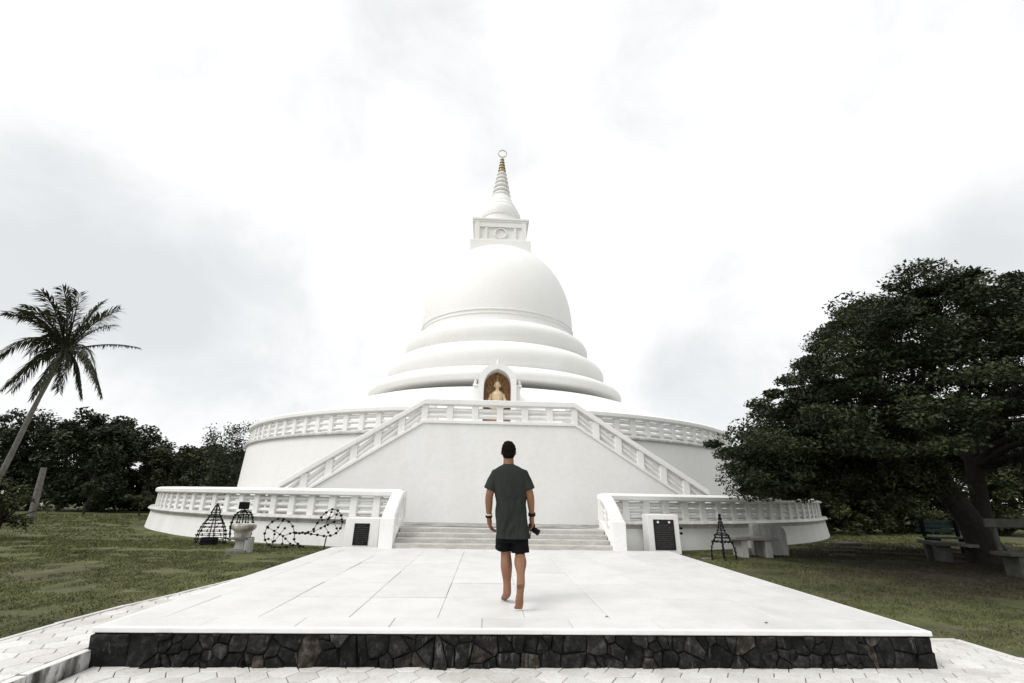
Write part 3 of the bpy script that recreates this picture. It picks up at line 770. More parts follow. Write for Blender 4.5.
# b: dome frame behind basin with box on top
t = thing('wire_ornament', (-6.28, 12.75, -.15), 'round black wire light frame carrying a square black box, behind the stone basin', 'light frame')
C0 = (-6.28, 12.75)
prf = [(.24, .0), (.27, .2), (.27, .38), (.23, .52), (.16, .62), (.07, .68)]
mb = MB(); ps = []
for k in range(8):
    a = PI / 4 * k; ps.append([(C0[0] + rr * math.cos(a), C0[1] + rr * .6 * math.sin(a), z) for rr, z in prf]); mb.tube(ps[-1], .010, 5)
rg_ = rings(C0, [(.25, .02), (.27, .3), (.2, .57)])
for p in rg_: mb.tube(p, .009, 5, False)
mb.tube([(C0[0], C0[1], -.18), (C0[0], C0[1], .72)], .014, 6)
mb.build('frame', WIRE, t); bulbs(ps[:8] + rg_, .13, .028, t)
MB().box(-6.41, -6.20, 12.68, 12.80, .70, .87).build('lamp_box', BLKP, t, bevel=.008)
# c, d: flat bodhi-leaf frames
def leaf_frame(cx, y, pts, mids, zstick, label):
    t = thing('wire_ornament', (cx, y, -.15), label, 'light frame')
    n = len(pts); cl = []
    for i in range(n):       # catmull-rom closed
        p0, p1, p2, p3 = (Vector((q[0], 0, q[1])) for q in (pts[i - 1], pts[i], pts[(i + 1) % n], pts[(i + 2) % n]))
        for k in range(5):
            s = k / 5; cl.append(.5 * ((2 * p1) + (-p0 + p2) * s + (2 * p0 - 5 * p1 + 4 * p2 - p3) * s * s + (-p0 + 3 * p1 - 3 * p2 + p3) * s ** 3))
    cl.append(cl[0]); out = [(p.x, y + .03 * math.sin(p.x * 9), p.z) for p in cl]
    mp = [[(a, y, b) for a, b in m_] for m_ in mids]
    mb = MB(); mb.tube(out, .008, 6, False)
    for m_ in mp: mb.tube(m_, .006, 5)
    if zstick: mb.tube([zstick[0], zstick[1]], .014, 6)
    mb.build('frame', WIRE, t); bulbs([out], .15, .036, t); bulbs(mp, .17, .032, t)
leaf_frame(-5.15, 12.42, [(-4.62, -.12), (-4.83, .0), (-4.86, .18), (-4.95, .38), (-5.12, .49), (-5.32, .50), (-5.50, .36), (-5.56, .14), (-5.48, -.04), (-5.30, -.13), (-5.05, -.12), (-4.85, -.08)],
           [[(-5.50, .30), (-5.32, .22), (-5.12, .12), (-4.92, -.05)], [(-5.18, .46), (-5.32, .22), (-5.34, -.10)], [(-5.12, .12), (-4.90, .2)], [(-5.12, .12), (-5.1, -.1)], [(-5.45, .05), (-5.3, .0), (-5.1, .3)]],
           ((-5.35, 12.42, -.2), (-5.35, 12.42, -.10)), 'black wire light frame shaped like a teardrop leaf, standing low on the grass')
leaf_frame(-4.1, 12.28, [(-4.78, .20), (-4.42, .24), (-4.30, .42), (-4.20, .60), (-4.02, .74), (-3.84, .70), (-3.72, .52), (-3.74, .32), (-3.88, .18), (-4.08, .14), (-4.28, .17), (-4.48, .19)],
           [[(-4.36, .24), (-4.12, .36), (-3.92, .46), (-3.74, .52)], [(-4.12, .36), (-4.0, .70)], [(-3.92, .46), (-3.86, .68)], [(-4.12, .36), (-3.98, .17)], [(-3.92, .46), (-3.8, .26)], [(-4.2, .5), (-3.95, .58)]],
           ((-4.08, 12.28, -.2), (-4.05, 12.28, .15)), 'black wire leaf-shaped light frame raised on a thin stick beside the black plaque')
# e: right stupa-shaped frame
t = thing('wire_ornament', (5.08, 11.25, -.15), 'black wire light frame shaped like a bell, on the grass right of the platform', 'light frame')
prf = [(.30, -.15), (.30, -.02), (.28, .10), (.23, .22), (.17, .30), (.17, .36), (.09, .40), (.09, .46), (.06, .50), (.055, .57), (.035, .64), (.03, .71), (.01, .80)]
mb = MB(); rg_ = rings((5.08, 11.25), prf[3:]); ps = []
for p in rg_: mb.tube(p, .008, 5, False)
for k in range(6):
    a = PI / 3 * k + .2; ps.append([(5.08 + rr * math.cos(a), 11.25 + rr * .8 * math.sin(a), z) for rr, z in prf]); mb.tube(ps[-1], .010, 5)
mb.build('frame', WIRE, t); bulbs(ps[:6] + rg_, .085, .022, t)

# basin on a pedestal
t = thing('stone_basin', (-5.70, 11.62, -.15), 'weathered round stone basin on a stepped pedestal, left lawn by the wall', 'basin')
c = (-5.70, 11.64)
MB().box(-5.93, -5.50, 11.45, 11.80, -.20, -.10).build('foot_slab', CONC, t, bevel=.012)
MB().obox(c, 0, .10, .09, -.10, .10, .9).build('pillar', OLDW, t, bevel=.01)
MB().box(-5.44 - .13, -5.44 + .02, 11.50, 11.64, -.19, .14).build('side_block', OLDW, t, bevel=.01)
MB().box(-5.92, -5.50, 11.50, 11.80, .10, .145).build('shelf', CONC, t, bevel=.008)
MB().lathe([(.0, .15), (.15, .15), (.17, .22), (.18, .27), (.23, .31), (.255, .35), (.25, .40), (.215, .43), (.19, .415), (.0, .40)], c, 28).build('bowl', STAIN, t, smooth=40)

# right: concrete table and screen slab, small slabs
t = thing('concrete_table', (6.05, 11.85, -.15), 'low grey concrete table in the shade beside the upright slab', 'table')
MB().box(5.58, 6.62, 11.6, 12.15, .22, .30).build('tabletop', CONC, t, bevel=.012)
for x in (5.72, 6.30): MB().box(x, x + .16, 11.66, 12.1, -.2, .219).build('leg', OLDW, t, bevel=.01)
sl = MB()
poly = [(6.30, -.2), (7.14, -.2), (7.14, .36), (7.10, .46), (7.02, .53), (6.90, .56), (6.34, .56), (6.30, .53)]
tag(sl.prism(poly, lambda a, b: (a, 12.15, b), lambda a, b: (a, 12.32, b)).build('slab_wall', OLDW, bevel=.01), 'upright weathered slab with a rounded top corner behind the concrete table', 'slab')
ds = MB().obox((10.75, 15.05), .2, .42, .18, -.2, -.06)
tag(ds.build('stone_slab', simple('dark_stone', (.05, .045, .045), .8, bmp=.01), bevel=.02), 'dark flat stone slab on the grass at the right end of the terrace wall', 'stone')
tag(MB().obox((4.75, 11.45), .3, .12, .05, -.17, -.145).build('tile_fragment', OLDW, bevel=.004), 'small pale tile fragment lying on the grass right of the platform', 'tile')

# benches under the tree
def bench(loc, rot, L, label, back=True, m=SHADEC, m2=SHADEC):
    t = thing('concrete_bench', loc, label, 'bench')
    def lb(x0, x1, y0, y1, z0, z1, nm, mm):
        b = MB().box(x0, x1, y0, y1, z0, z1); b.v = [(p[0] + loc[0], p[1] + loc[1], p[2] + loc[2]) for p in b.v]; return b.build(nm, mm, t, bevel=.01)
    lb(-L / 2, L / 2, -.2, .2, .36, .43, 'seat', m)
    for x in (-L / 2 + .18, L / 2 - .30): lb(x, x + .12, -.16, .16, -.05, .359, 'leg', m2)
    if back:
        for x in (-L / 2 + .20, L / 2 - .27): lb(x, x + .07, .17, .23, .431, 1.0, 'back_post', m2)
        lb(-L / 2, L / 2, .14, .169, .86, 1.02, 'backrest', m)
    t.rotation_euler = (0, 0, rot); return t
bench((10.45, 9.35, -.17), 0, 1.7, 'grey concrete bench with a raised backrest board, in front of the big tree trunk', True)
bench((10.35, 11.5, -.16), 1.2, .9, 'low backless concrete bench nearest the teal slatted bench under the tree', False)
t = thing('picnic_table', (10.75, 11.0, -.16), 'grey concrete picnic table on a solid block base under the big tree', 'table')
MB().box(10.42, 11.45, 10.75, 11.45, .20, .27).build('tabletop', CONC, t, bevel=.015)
MB().box(10.75, 11.25, 10.85, 11.25, -.2, .199).build('base_block', simple('dark_concrete', (.05, .05, .045), .9, var=.4), t, bevel=.01)  # base block in a darker concrete than the tabletop
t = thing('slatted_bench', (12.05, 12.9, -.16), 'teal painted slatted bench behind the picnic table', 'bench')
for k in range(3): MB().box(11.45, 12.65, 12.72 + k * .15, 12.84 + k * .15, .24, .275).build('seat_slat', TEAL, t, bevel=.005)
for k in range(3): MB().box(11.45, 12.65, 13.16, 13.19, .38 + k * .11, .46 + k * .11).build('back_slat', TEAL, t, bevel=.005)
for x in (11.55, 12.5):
    MB().box(x, x + .07, 12.70, 13.12, -.2, .239).build('leg', BLKP, t); MB().box(x, x + .07, 13.10, 13.158, .24, .70).build('back_post', BLKP, t)

# ------------------------------------------------------------------ grass
def grass(n, xr, yr, hmin, hmax, power):
    q = np.random.default_rng(3)
    x = q.uniform(*xr, n * 3); y = yr[0] + (yr[1] - yr[0]) * q.uniform(0, 1, n * 3) ** power
    ok = np.array([in_lawn(a, b) for a, b in zip(x, y)]); x, y = x[ok][:n], y[ok][:n]
    keep = np.array([noise.noise(Vector((a * .9, b * 1.3, 3.))) + .5 * noise.noise(Vector((a * 3, b * 3, 1.))) > -.28 + .25 * q.random() for a, b in zip(x, y)])
    x, y = x[keep], y[keep]; n = len(x)
    z = np.array([gz(a, b) for a, b in zip(x, y)]) - .005
    h = q.uniform(hmin, hmax, n) * (1 + .35 * (y / 12)); w = .003 + .0009 * y
    a = q.uniform(0, 2 * PI, n); dx, dy = np.cos(a) * w, np.sin(a) * w; lx, ly = q.normal(0, .55, n) * h, q.normal(0, .55, n) * h
    v = np.stack([np.stack([x - dx, y - dy, z], 1), np.stack([x + dx, y + dy, z], 1), np.stack([x + lx, y + ly, z + h], 1)], 1).reshape(-1, 3)
    return v, q.random(n)
v1, t1 = grass(190000, (-14, -3.7), (4.2, 14), .010, .026, 1.5)
v2, t2 = grass(130000, (3.7, 13), (4.6, 14), .010, .026, 1.4)
v3, t3 = grass(45000, (-24, -8), (10, 27), .02, .045, 1.2)
v4, t4 = grass(20000, (9, 18), (12, 21), .02, .045, 1.0)
gob = np_mesh('grass', np.concatenate([v1, v2, v3, v4]), 3, BLADES, None, np.concatenate([t1, t2, t3, t4]))
tag(gob, 'short patchy lawn grass around the terrace', 'grass', kind='stuff')

# ------------------------------------------------------------------ trees
def limb(mb, a, b, r0, r1, wob=.12, n=6, seed=0, sag=0.):
    a, b = Vector(a), Vector(b); q = random.Random(seed); L = (b - a).length; pts = []; off = Vector((q.gauss(0, 1), q.gauss(0, 1), q.gauss(0, .6))) * wob * L
    for i in range(n + 1):
        t = i / n; p = a.lerp(b, t) + off * math.sin(PI * t) * .5 + Vector((q.gauss(0, 1), q.gauss(0, 1), q.gauss(0, 1))) * L * .012 * (0 < i < n)
        p.z += sag * L * math.sin(PI * t); pts.append(p)
    mb.tube(pts, [r0 + (r1 - r0) * (i / n) ** .8 for i in range(n + 1)], 8 if r0 > .05 else 5, False); return pts
def crown_cloud(cl, per, rad, flat, q):
    n = len(cl); c = np.repeat(cl, per, 0); d = q.normal(size=(n * per, 3)); d /= np.linalg.norm(d, axis=1)[:, None]
    rr = q.uniform(0, 1, n * per) ** .45; rad = np.repeat(rad, per)
    return c + d * (rr * rad)[:, None] * np.array([1, 1, flat])

# big spreading tree at the right
def big_tree():
    q = np.random.default_rng(21); pr_ = random.Random(4)
    t = thing('spreading_tree', (11.1, 10.9, -.17), 'large dark spreading tree overhanging the right end of the terrace', 'tree')
    mb = MB(); base = Vector((11.05, 10.9, -.3))
    tr = [base, Vector((10.95, 10.9, .15)), Vector((10.75, 10.9, .7)), Vector((10.35, 10.85, 1.4)), Vector((9.95, 10.8, 2.2)), Vector((9.7, 10.8, 3.0))]
    mb.tube(tr, [.44, .32, .25, .22, .19, .15], 14, False)
    tr2 = [Vector((11.1, 11.0, .2)), Vector((11.3, 11.1, 1.0)), Vector((11.5, 11.2, 2.0)), Vector((11.9, 11.3, 3.2))]
    mb.tube(tr2, [.22, .18, .16, .12], 12, False)
    cen = np.array([11.3, 10.9, 2.3]); rad = np.array([6.2, 3.7, 4.9])
    cl = []
    while len(cl) < 760:
        d = q.normal(size=3); d /= np.linalg.norm(d); d[2] = abs(d[2]) * (1 if q.random() < .86 else -.16)
        k = q.uniform(.35, 1) ** .5
        lump = 1 + .13 * noise.noise(Vector(d * 2.3)) + .10 * noise.noise(Vector(d * 5.1 + 3))
        p = cen + d * rad * k * lump
        if p[2] < 1.75 + .25 * q.random(): 
            if k < .6: continue
            p[2] = 1.72 + .5 * q.random()
        kk = 10.5 / p[1]; xn = (p[0] + .27) * kk - .27; zn = (p[2] - 1.12) * kk + 1.12; jj = .45 * noise.noise(Vector(p) * 1.1)
        if xn < 4.95 + (zn - 2.0) * .95 + jj or zn > 6.95 + jj: continue
        # keep the space around the trunk open
        if p[2] < 2.4 and abs(p[0] - 10.7) < 2.1 and q.random() < .75: continue
        cl.append(p)
    # drooping left apron
    for _ in range(110):
        cl.append(np.array([q.uniform(5.9, 9.3), q.uniform(9.6, 12.0), q.uniform(1.55, 2.7)]))
    for _ in range(70):
        cl.append(np.array([q.uniform(5.9, 9.6), q.uniform(10.0, 11.8), q.uniform(1.22, 1.7)]))
    for x, y, z in ((4.95, 10.9, 2.35), (5.15, 10.7, 2.1), (5.2, 10.5, 1.8), (5.5, 10.6, 2.5), (5.5, 10.3, 1.6), (5.35, 10.9, 2.2), (5.7, 10.8, 1.9), (5.8, 10.5, 2.7), (5.9, 10.9, 1.6), (6.2, 10.6, 3.0), (6.1, 10.2, 2.2), (6.4, 10.2, 1.7), (5.9, 10.5, 1.3)): cl.append(np.array([x, y, z]))
    cl = np.array(cl)
    hubs = []
    for i in range(42):
        d = q.normal(size=3); d /= np.linalg.norm(d); d[2] = abs(d[2]) * .9; hubs.append(cen + d * rad * q.uniform(.35, .68) + np.array([0, 0, .35]))
    mains = [tr[5], tr[4], tr[3], tr2[3], tr2[2]]
    for i, h in enumerate(hubs):
        m_ = min(mains, key=lambda p: (Vector(h) - p).length * (1.3 if p.z > h[2] else 1)); limb(mb, m_, h, .11, .035, .15, 7, i)
    for i, c_ in enumerate(cl):
        h = min(hubs, key=lambda p: np.linalg.norm(p - c_)); limb(mb, h, c_, .028, .006, .18, 4, i + 100)
    mb.build('trunk', BARK, t, smooth=True)
    rads = q.uniform(.20, .62, len(cl)); per = 380
    P = crown_cloud(cl, per, rads, .42, q)
    tone = np.repeat(q.uniform(0, 1, len(cl)), per) * .65 + .35 * q.random(len(P)) ** 1.5
    np_mesh('crown', leaves(P, .095, .045, .9, q), 4, BIGLEAF, t, tone)
big_tree()

def round_tree(loc, h, w, d, label, name='broadleaf_tree', seed=0, ncl=90, per=150, leaf=.22, zlow=.18, m=BACKLEAF, trunk=True, group=None, lobes=5):
    q = np.random.default_rng(seed); pr_ = random.Random(seed)
    t = thing(name, loc, label, 'tree', group)
    L = np.array(loc); cl = []
    lb = [(q.uniform(-.5, .5) * w * .7, q.uniform(-.4, .4) * d * .6, h * q.uniform(.45, .78), w * q.uniform(.25, .36)) for _ in range(lobes)] + [(0, 0, h * .6, w * .36)] + ([(q.uniform(-.45, .45) * w, q.uniform(-.3, .1) * d, h * q.uniform(.12, .35), w * q.uniform(.2, .28)) for _ in range(4)] if zlow < .1 else [])
    while len(cl) < ncl:
        lx, ly, lz, lr = lb[q.integers(len(lb))]; dd = q.normal(size=3); dd /= np.linalg.norm(dd)
        p = np.array([lx, ly, lz]) + dd * lr * np.array([1, .8, min(1., (h - lz) / lr)]) * q.uniform(.5, 1) ** .4
        if p[2] < h * zlow: p[2] = h * zlow + q.random() * h * .15
        cl.append(L + p)
    cl = np.array(cl); mb = MB()
    top = Vector(L) + Vector((pr_.uniform(-.3, .3), 0, h * .55)); mb.tube([Vector(L) - Vector((0, 0, .2)), Vector(L).lerp(top, .5) + Vector((pr_.uniform(-.2, .2), 0, 0)), top], [h * .035, h * .028, h * .015], 8, False)
    for i, c_ in enumerate(cl[::3]): limb(mb, Vector(L).lerp(top, pr_.uniform(.45, 1)), c_, h * .008, .01, .12, 4, i)
    mb.build('trunk', BARK, t, smooth=True)
    rads = q.uniform(.07, .15, ncl) * (w + h) / 2; P = crown_cloud(cl, per, rads, .7, q)
    tone = np.repeat(q.uniform(0, .8, ncl), per) * .55 + .45 * q.random(len(P)) ** 1.6
    np_mesh('crown', leaves(P, leaf, leaf * .5, .6, q), 4, m, t, tone); return t
Gz = -.16
round_tree((-32.5, 30, Gz), 5.6, 8.5, 5, 'dark rounded tree at the far left edge, behind the palm trunk', seed=1, ncl=160, zlow=.03)
round_tree((-27.4, 31, Gz), 5.9, 6.6, 5, 'dark dense tree directly behind the palm and leaning stump', seed=2, ncl=170, zlow=.03)
round_tree((-22.9, 29.6, Gz), 6.1, 3.6, 4.2, 'tallest peaked dark tree of the left tree line, right of the palm', seed=3, ncl=150, zlow=.03)
round_tree((-25.0, 33, Gz), 5.2, 5.0, 5, 'dark tree filling the gap behind the peaked tree at left', seed=4, ncl=110, zlow=.03)
round_tree((-20.8, 34, Gz), 4.2, 5.0, 5, 'dark tree deep behind the gap left of the olive green trees', seed=7, ncl=120, zlow=.03)
round_tree((-19.6, 31, Gz), 4.0, 4.6, 4, 'lower olive green tree left of the terrace, middle of the tree line', seed=5, ncl=130, zlow=.03, m=OLIVELEAF)
round_tree((-16.6, 31.5, Gz), 4.1, 4.2, 4, 'low olive green tree next to the white drum wall at left', seed=6, ncl=130, zlow=.03, m=OLIVELEAF)
round_tree((-36.5, 33, Gz), 5.0, 8.0, 5, 'dark tree at the left frame edge beyond the flowering shrub', seed=8, ncl=110, zlow=.03)
# tall wispy tree next to the drum
def wispy():
    q = np.random.default_rng(9); L = Vector((-14.55, 27.2, Gz)); t = thing('slender_tree', L, 'slender airy tree with sparse leaves rising beside the drum wall at left', 'tree'); mb = MB(); P = []
    for k in range(7):
        a = L + Vector((q.uniform(-.6, .5), q.uniform(-.3, .3), 0)); b = L + Vector((q.uniform(-1.3, 1.3), q.uniform(-.6, .6), q.uniform(3.6, 4.75)))
        pts = limb(mb, a, b, .05, .012, .08, 9, k)
        for i in range(3, 10):
            for j in range(5):
                c_ = pts[i] + Vector((q.normal() * .4, q.normal() * .4, q.normal() * .22)); limb(mb, pts[i], c_, .012, .004, .1, 3, i * j)
                P.append(np.array(c_) + q.normal(size=(22, 3)) * .16)
    mb.build('trunk', BARK, t, smooth=True); P = np.concatenate(P); np_mesh('crown', leaves(P, .15, .07, .5, q), 4, BACKLEAF, t, q.random(len(P)))
wispy()
# right background
BG = [((14.3, 20.6), 2.6, 3.6, 31, 'bright hedge shrub just right of the terrace end'), ((17.2, 21.2), 2.9, 3.8, 32, 'olive shrub behind the picnic benches, left one'), ((20.4, 21.6), 3.2, 4.2, 33, 'olive shrub straight behind the picnic table'),
      ((23.8, 21.0), 3.4, 4.4, 34, 'tall shrub behind the big tree trunk'), ((27.5, 21.5), 3.6, 4.8, 35, 'tall shrub at the far right edge behind the tree')]
for (x, y), h, w, s, lab in BG:
    round_tree((x, y, Gz), h, w, 3, lab, 'shrub', s, 90, 150, .17, .04, BUSHLEAF)
for (x, y), h, w, s, lab in (((16.5, 27), 4.6, 6, 41, 'background tree seen above the hedge right of the terrace'), ((23, 28), 5.4, 7, 42, 'background tree behind the olive shrubs under the big canopy'), ((31, 28), 6.5, 8, 43, 'tallest background tree at the far right')):
    round_tree((x, y, Gz), h, w, 5, lab, seed=s, ncl=120)
# small plants at left
round_tree((-17.6, 26.0, Gz), 1.15, 1.5, 1.0, 'small bright shrub on a short stem at the left end of the terrace', 'shrub', 51, 26, 110, .10, .45, BUSHLEAF)
round_tree((-21.4, 27.4, Gz), 1.9, 1.3, 1.0, 'young sapling with pale stem in front of the dark tree line', 'sapling', 52, 22, 90, .11, .5, BUSHLEAF)
round_tree((-23.2, 27.2, Gz), .75, 1.1, .8, 'tiny low shrub right of the leaning stump', 'shrub', 53, 16, 80, .09, .3, BUSHLEAF)
# flowering shrub at the left frame edge
def frangi():
    q = np.random.default_rng(15); L = Vector((-12.85, 13.6, Gz)); t = thing('flowering_shrub', L, 'leafy flowering shrub with white blossoms cut by the left frame edge', 'shrub'); mb = MB(); mb.tube([L - Vector((0, 0, .1)), L + Vector((.1, 0, .5))], [.07, .06], 8, False); tips = []
    for k in range(60):
        a = q.uniform(0, 2 * PI); rr = q.uniform(.2, 1.0); z = .55 + .95 * math.sqrt(max(0, 1 - rr ** 2)) * q.uniform(.4, 1) if q.random() < .75 else q.uniform(.25, .6)
        c_ = L + Vector((math.cos(a) * rr * 1.05, math.sin(a) * rr * .8, z)); limb(mb, L + Vector((.1, 0, .45)), c_, .022, .009, .15, 5, k); tips.append(c_)
    mb.build('trunk', BARK, t, smooth=True); V = []; T = []
    for c_ in tips:
        for j in range(26):
            a = q.uniform(0, 2 * PI); e = q.uniform(-.5, .9); d = Vector((math.cos(a) * math.cos(e), math.sin(a) * math.cos(e), math.sin(e))); s = d.cross(Vector((0, 0, 1))).normalized(); l = q.uniform(.12, .2); p = c_ + Vector(q.normal(size=3) * .05)
            m_ = p + d * l * .55 + Vector((0, 0, .01)); e_ = p + d * l - Vector((0, 0, .03)); V += [tuple(p), tuple(m_ + s * .026), tuple(e_), tuple(m_ - s * .026)]; T.append(q.random())
    np_mesh('foliage', np.array(V), 4, BUSHLEAF, t, T)
    fl = MB()
    for c_ in tips[::5]:
        c_ = c_ + Vector((.04, -.12, .06))
        for j in range(5):
            a = 2 * PI * j / 5; fl.tube([c_, c_ + Vector((math.cos(a) * .028, -.01, math.sin(a) * .028)), c_ + Vector((math.cos(a) * .05, .0, math.sin(a) * .05))], [.004, .016, .004], 6, flat=.4)
    fl.build('blossoms', FLOWER, t, smooth=True)
frangi()
# leaning stump / post
st_ = MB().tube([(-19.30, 22.0, -.3), (-19.32, 22.0, .3), (-19.37, 22.0, 1.0), (-19.42, 22.0, 1.95)], [.15, .13, .12, .105], 12)
tag(st_.build('palm_stump', PALMBARK, smooth=40), 'pale bare leaning palm stump in front of the dark trees at left', 'stump')
# ------------------------------------------------------------------ coconut palm
def palm():
    q = random.Random(12); C = Vector((-18.30, 20, 6.68)); t = thing('coconut_palm', (-19.6, 20, Gz), 'tall leaning coconut palm with a ragged crown at the far left', 'palm')
    pts = []
    for i in range(15):
        s = i / 14; x = -19.62 + 1.32 * s + .06 * math.sin(2 * PI * s); pts.append(Vector((x, 20, -.3 + 6.9 * s)))
    MB().tube(pts, [.125 - .055 * (i / 14) ** .6 + (.006 if i % 2 else 0) for i in range(15)], 12, False).build('trunk', PALMBARK, t, smooth=True)
    # fronds: (azimuth in XZ picture-like plane angle, y tilt, length, sag)
    tips = [(-2.55, -.3, 1.75), (-2.0, .9, 2.35), (-1.75, -.6, 1.75), (-.85, .5, 2.75), (-.2, -.8, 2.75), (.35, .6, 2.75), (.7, -1.0, 2.5), (1.35, .4, 2.35), (1.75, -.4, 1.75), (2.85, .2, .55),
            (2.2, -.7, -1.15), (1.6, .5, -1.55), (1.0, -1.0, -1.6), (.55, .8, -1.6), (-.15, -.6, -1.95), (-.6, 1.0, -1.4), (-1.5, -.5, -1.6), (-2.2, .6, -1.4), (-2.6, -.4, -.5), (-2.4, 1.0, .35), (.5, 1.4, 1.9), (-.7, -1.5, 1.6), (-1.2, 1.5, .6), (-.4, -1.4, 2.3)]
    for k, (dx, dy, dz) in enumerate(tips):
        tip = C + Vector((dx, dy, dz)); V = []; T = []
        d = tip - C; L = d.length; N = 26; pts = []
        hor = Vector((d.x, d.y, 0)).length; lift = (.03 * L if k == 9 else .20 * L * (.4 + hor / L)) if dz < 1 else .08 * L
        for i in range(N + 1):
            s = i / N; p = C.lerp(tip, s); p.z += lift * math.sin(PI * s) ** 1.0; p.z -= .10 * L * s ** 3; pts.append(p)
        fm = MB().tube(pts, [.035 * (1 - s / N) + .006 for s in range(N + 1)], 5, False)
        fr_ = fm.build('frond', PALMLEAF, t)
        for i in range(3, N + 1):
            s = i / N; dd = (pts[i] - pts[i - 1]).normalized(); side = dd.cross(Vector((0, 0, 1))); 
            if side.length < .1: side = Vector((0, 1, 0))
            side.normalize(); ll = (.72 * math.sin(PI * (s * .78 + .14)) ** .7 + .14) * (L / 3) ** .5 * (.4 if k == 9 else 1)
            for sg in (-1, 1):
                for rep in range(3):
                    b = pts[i].lerp(pts[i - 1], rep / 3 + q.uniform(0, .2)); droop = q.uniform(.35, 1.1) if dz < .8 else q.uniform(-.1, .55)
                    dr = (dd * q.uniform(.55, .95) + side * sg * q.uniform(.5, .85) + Vector((-.10, 0, -droop))).normalized(); l = ll * q.uniform(.5, 1.1)
                    m_ = b + dr * l * .5 + Vector((0, 0, .03)); e_ = b + dr * l + Vector((0, 0, -.10 * l)); w = Vector((0, 0, 1)).cross(dr).normalized() * .022 + Vector((0, 0, .010))
                    V += [tuple(b), tuple(m_ + w), tuple(e_), tuple(m_ - w)]; T.append(q.random() * .8)
        np_mesh('leaflets', np.array(V), 4, PALMLEAF, fr_, T)
    nt_ = MB()
    for j in range(9): a = q.uniform(0, 2 * PI); nt_.ball(C + Vector((math.cos(a) * .2, math.sin(a) * .2, -.12 + q.uniform(-.1, .1))), .085, 8, 6)
    nt_.build('coconuts', PALMLEAF, t, smooth=True)
palm()

# ------------------------------------------------------------------ person
def skin_mesh(verts, edges, rad, root, sub=2):
    me = bpy.data.meshes.new('tmp'); me.from_pydata(verts, edges, []); ob = bpy.data.objects.new('tmp', me); COL.objects.link(ob)
    ob.modifiers.new('s', 'SKIN')
    for i, r in enumerate(rad):
        sv = me.skin_vertices[0].data[i]; sv.radius = r if hasattr(r, '__len__') else (r, r); sv.use_root = (i == root)
    s = ob.modifiers.new('u', 'SUBSURF'); s.levels = sub; s.render_levels = sub
    dg = bpy.context.evaluated_depsgraph_get(); dg.update(); res = bpy.data.meshes.new_from_object(ob.evaluated_get(dg)); bpy.data.objects.remove(ob)
    return [tuple(v.co) for v in res.vertices], [tuple(p.vertices) for p in res.polygons]
def remeshed(mb, name, voxel, m, parent, sm=3, bend=None):
    me = bpy.data.meshes.new('tmp'); me.from_pydata(mb.v, [], mb.f); bm = bmesh.new(); bm.from_mesh(me); bmesh.ops.recalc_face_normals(bm, faces=bm.faces); bm.to_mesh(me); bm.free()
    ob = bpy.data.objects.new('tmp', me); COL.objects.link(ob); r = ob.modifiers.new('r', 'REMESH'); r.mode = 'VOXEL'; r.voxel_size = voxel
    s = ob.modifiers.new('s', 'SMOOTH'); s.iterations = sm; s.factor = .5
    dg = bpy.context.evaluated_depsgraph_get(); dg.update(); res = bpy.data.meshes.new_from_object(ob.evaluated_get(dg)); bpy.data.objects.remove(ob)
    o = ORG[parent.name]
    for v in res.vertices:
        c_ = Vector(v.co)
        if bend: c_ = bend(c_)
        v.co = (c_.x - o[0], c_.y - o[1], c_.z - o[2])
    res.name = name; res.materials.clear(); res.materials.append(m); res.shade_smooth()
    fo = bpy.data.objects.new(name, res); COL.objects.link(fo); fo.parent = parent; ORG[fo.name] = o; return fo
per_ = thing('person', (.03, 5.8, 0), 'barefoot man seen from behind in grey green T-shirt and black shorts, walking on the platform', 'person')
V, E, RR = [], [], []
def jt(p, r, par=None):
    V.append(p); RR.append(r); i = len(V) - 1
    if par is not None: E.append((par, i))
    return i
pel = jt((.025, 5.81, .90), (.125, .095)); wa = jt((.012, 5.80, 1.06), (.115, .085), pel); ch = jt((0, 5.80, 1.26), (.135, .09), wa); uc = jt((-.01, 5.80, 1.39), (.10, .075), ch)
nk = jt((-.02, 5.805, 1.47), .052, uc); hd_ = jt((-.022, 5.815, 1.54), .054, nk)
def arm(s, sh, el, wr, hand_dir, spread_dir, curl):
    a = jt(sh, .046, uc); b0 = jt(tuple(Vector(sh).lerp(Vector(el), .5)), .054, a); b = jt(el, .049, b0); c0 = jt(tuple(Vector(el).lerp(Vector(wr), .3)), .050, b); c = jt(wr, (.035, .030), c0)
    hdv = Vector(hand_dir).normalized(); sp = Vector(spread_dir).normalized(); W = Vector(wr); palm = W + hdv * .06
    pm = jt(tuple(palm), (.044, .026), c)
    for k in range(4):
        off = (k - 1.5) * .024; l = (.088, .098, .092, .074)[k]
        k0 = palm + hdv * .046 + sp * off; nrm = hdv.cross(sp).normalized() * curl
        i0 = jt(tuple(k0), .0135, pm); d1 = (hdv + nrm * .5 + sp * (off * 3)).normalized(); i1 = jt(tuple(k0 + d1 * l * .55), .0095, i0)
        d2 = (hdv + nrm * 1.6).normalized(); jt(tuple(k0 + d1 * l * .55 + d2 * l * .5), .0098, i1)
    t0 = W + hdv * .025 + sp * -.026; i0 = jt(tuple(t0), .013, pm); t1 = t0 + (hdv * .6 - sp * .55).normalized() * .035; i1 = jt(tuple(t1), .0115, i0); jt(tuple(t1 + (hdv * .95 - sp * .1).normalized() * .032), .0095, i1)
arm(-1, (-.165, 5.80, 1.395), (-.245, 5.775, 1.115), (-.238, 5.85, .885), (.16, .22, -1), (-.15, -.98, -.2), -1.)
arm(1, (.150, 5.80, 1.395), (.238, 5.765, 1.125), (.262, 5.83, .915), (.02, .25, -1), (.35, -.9, -.1), 1.)
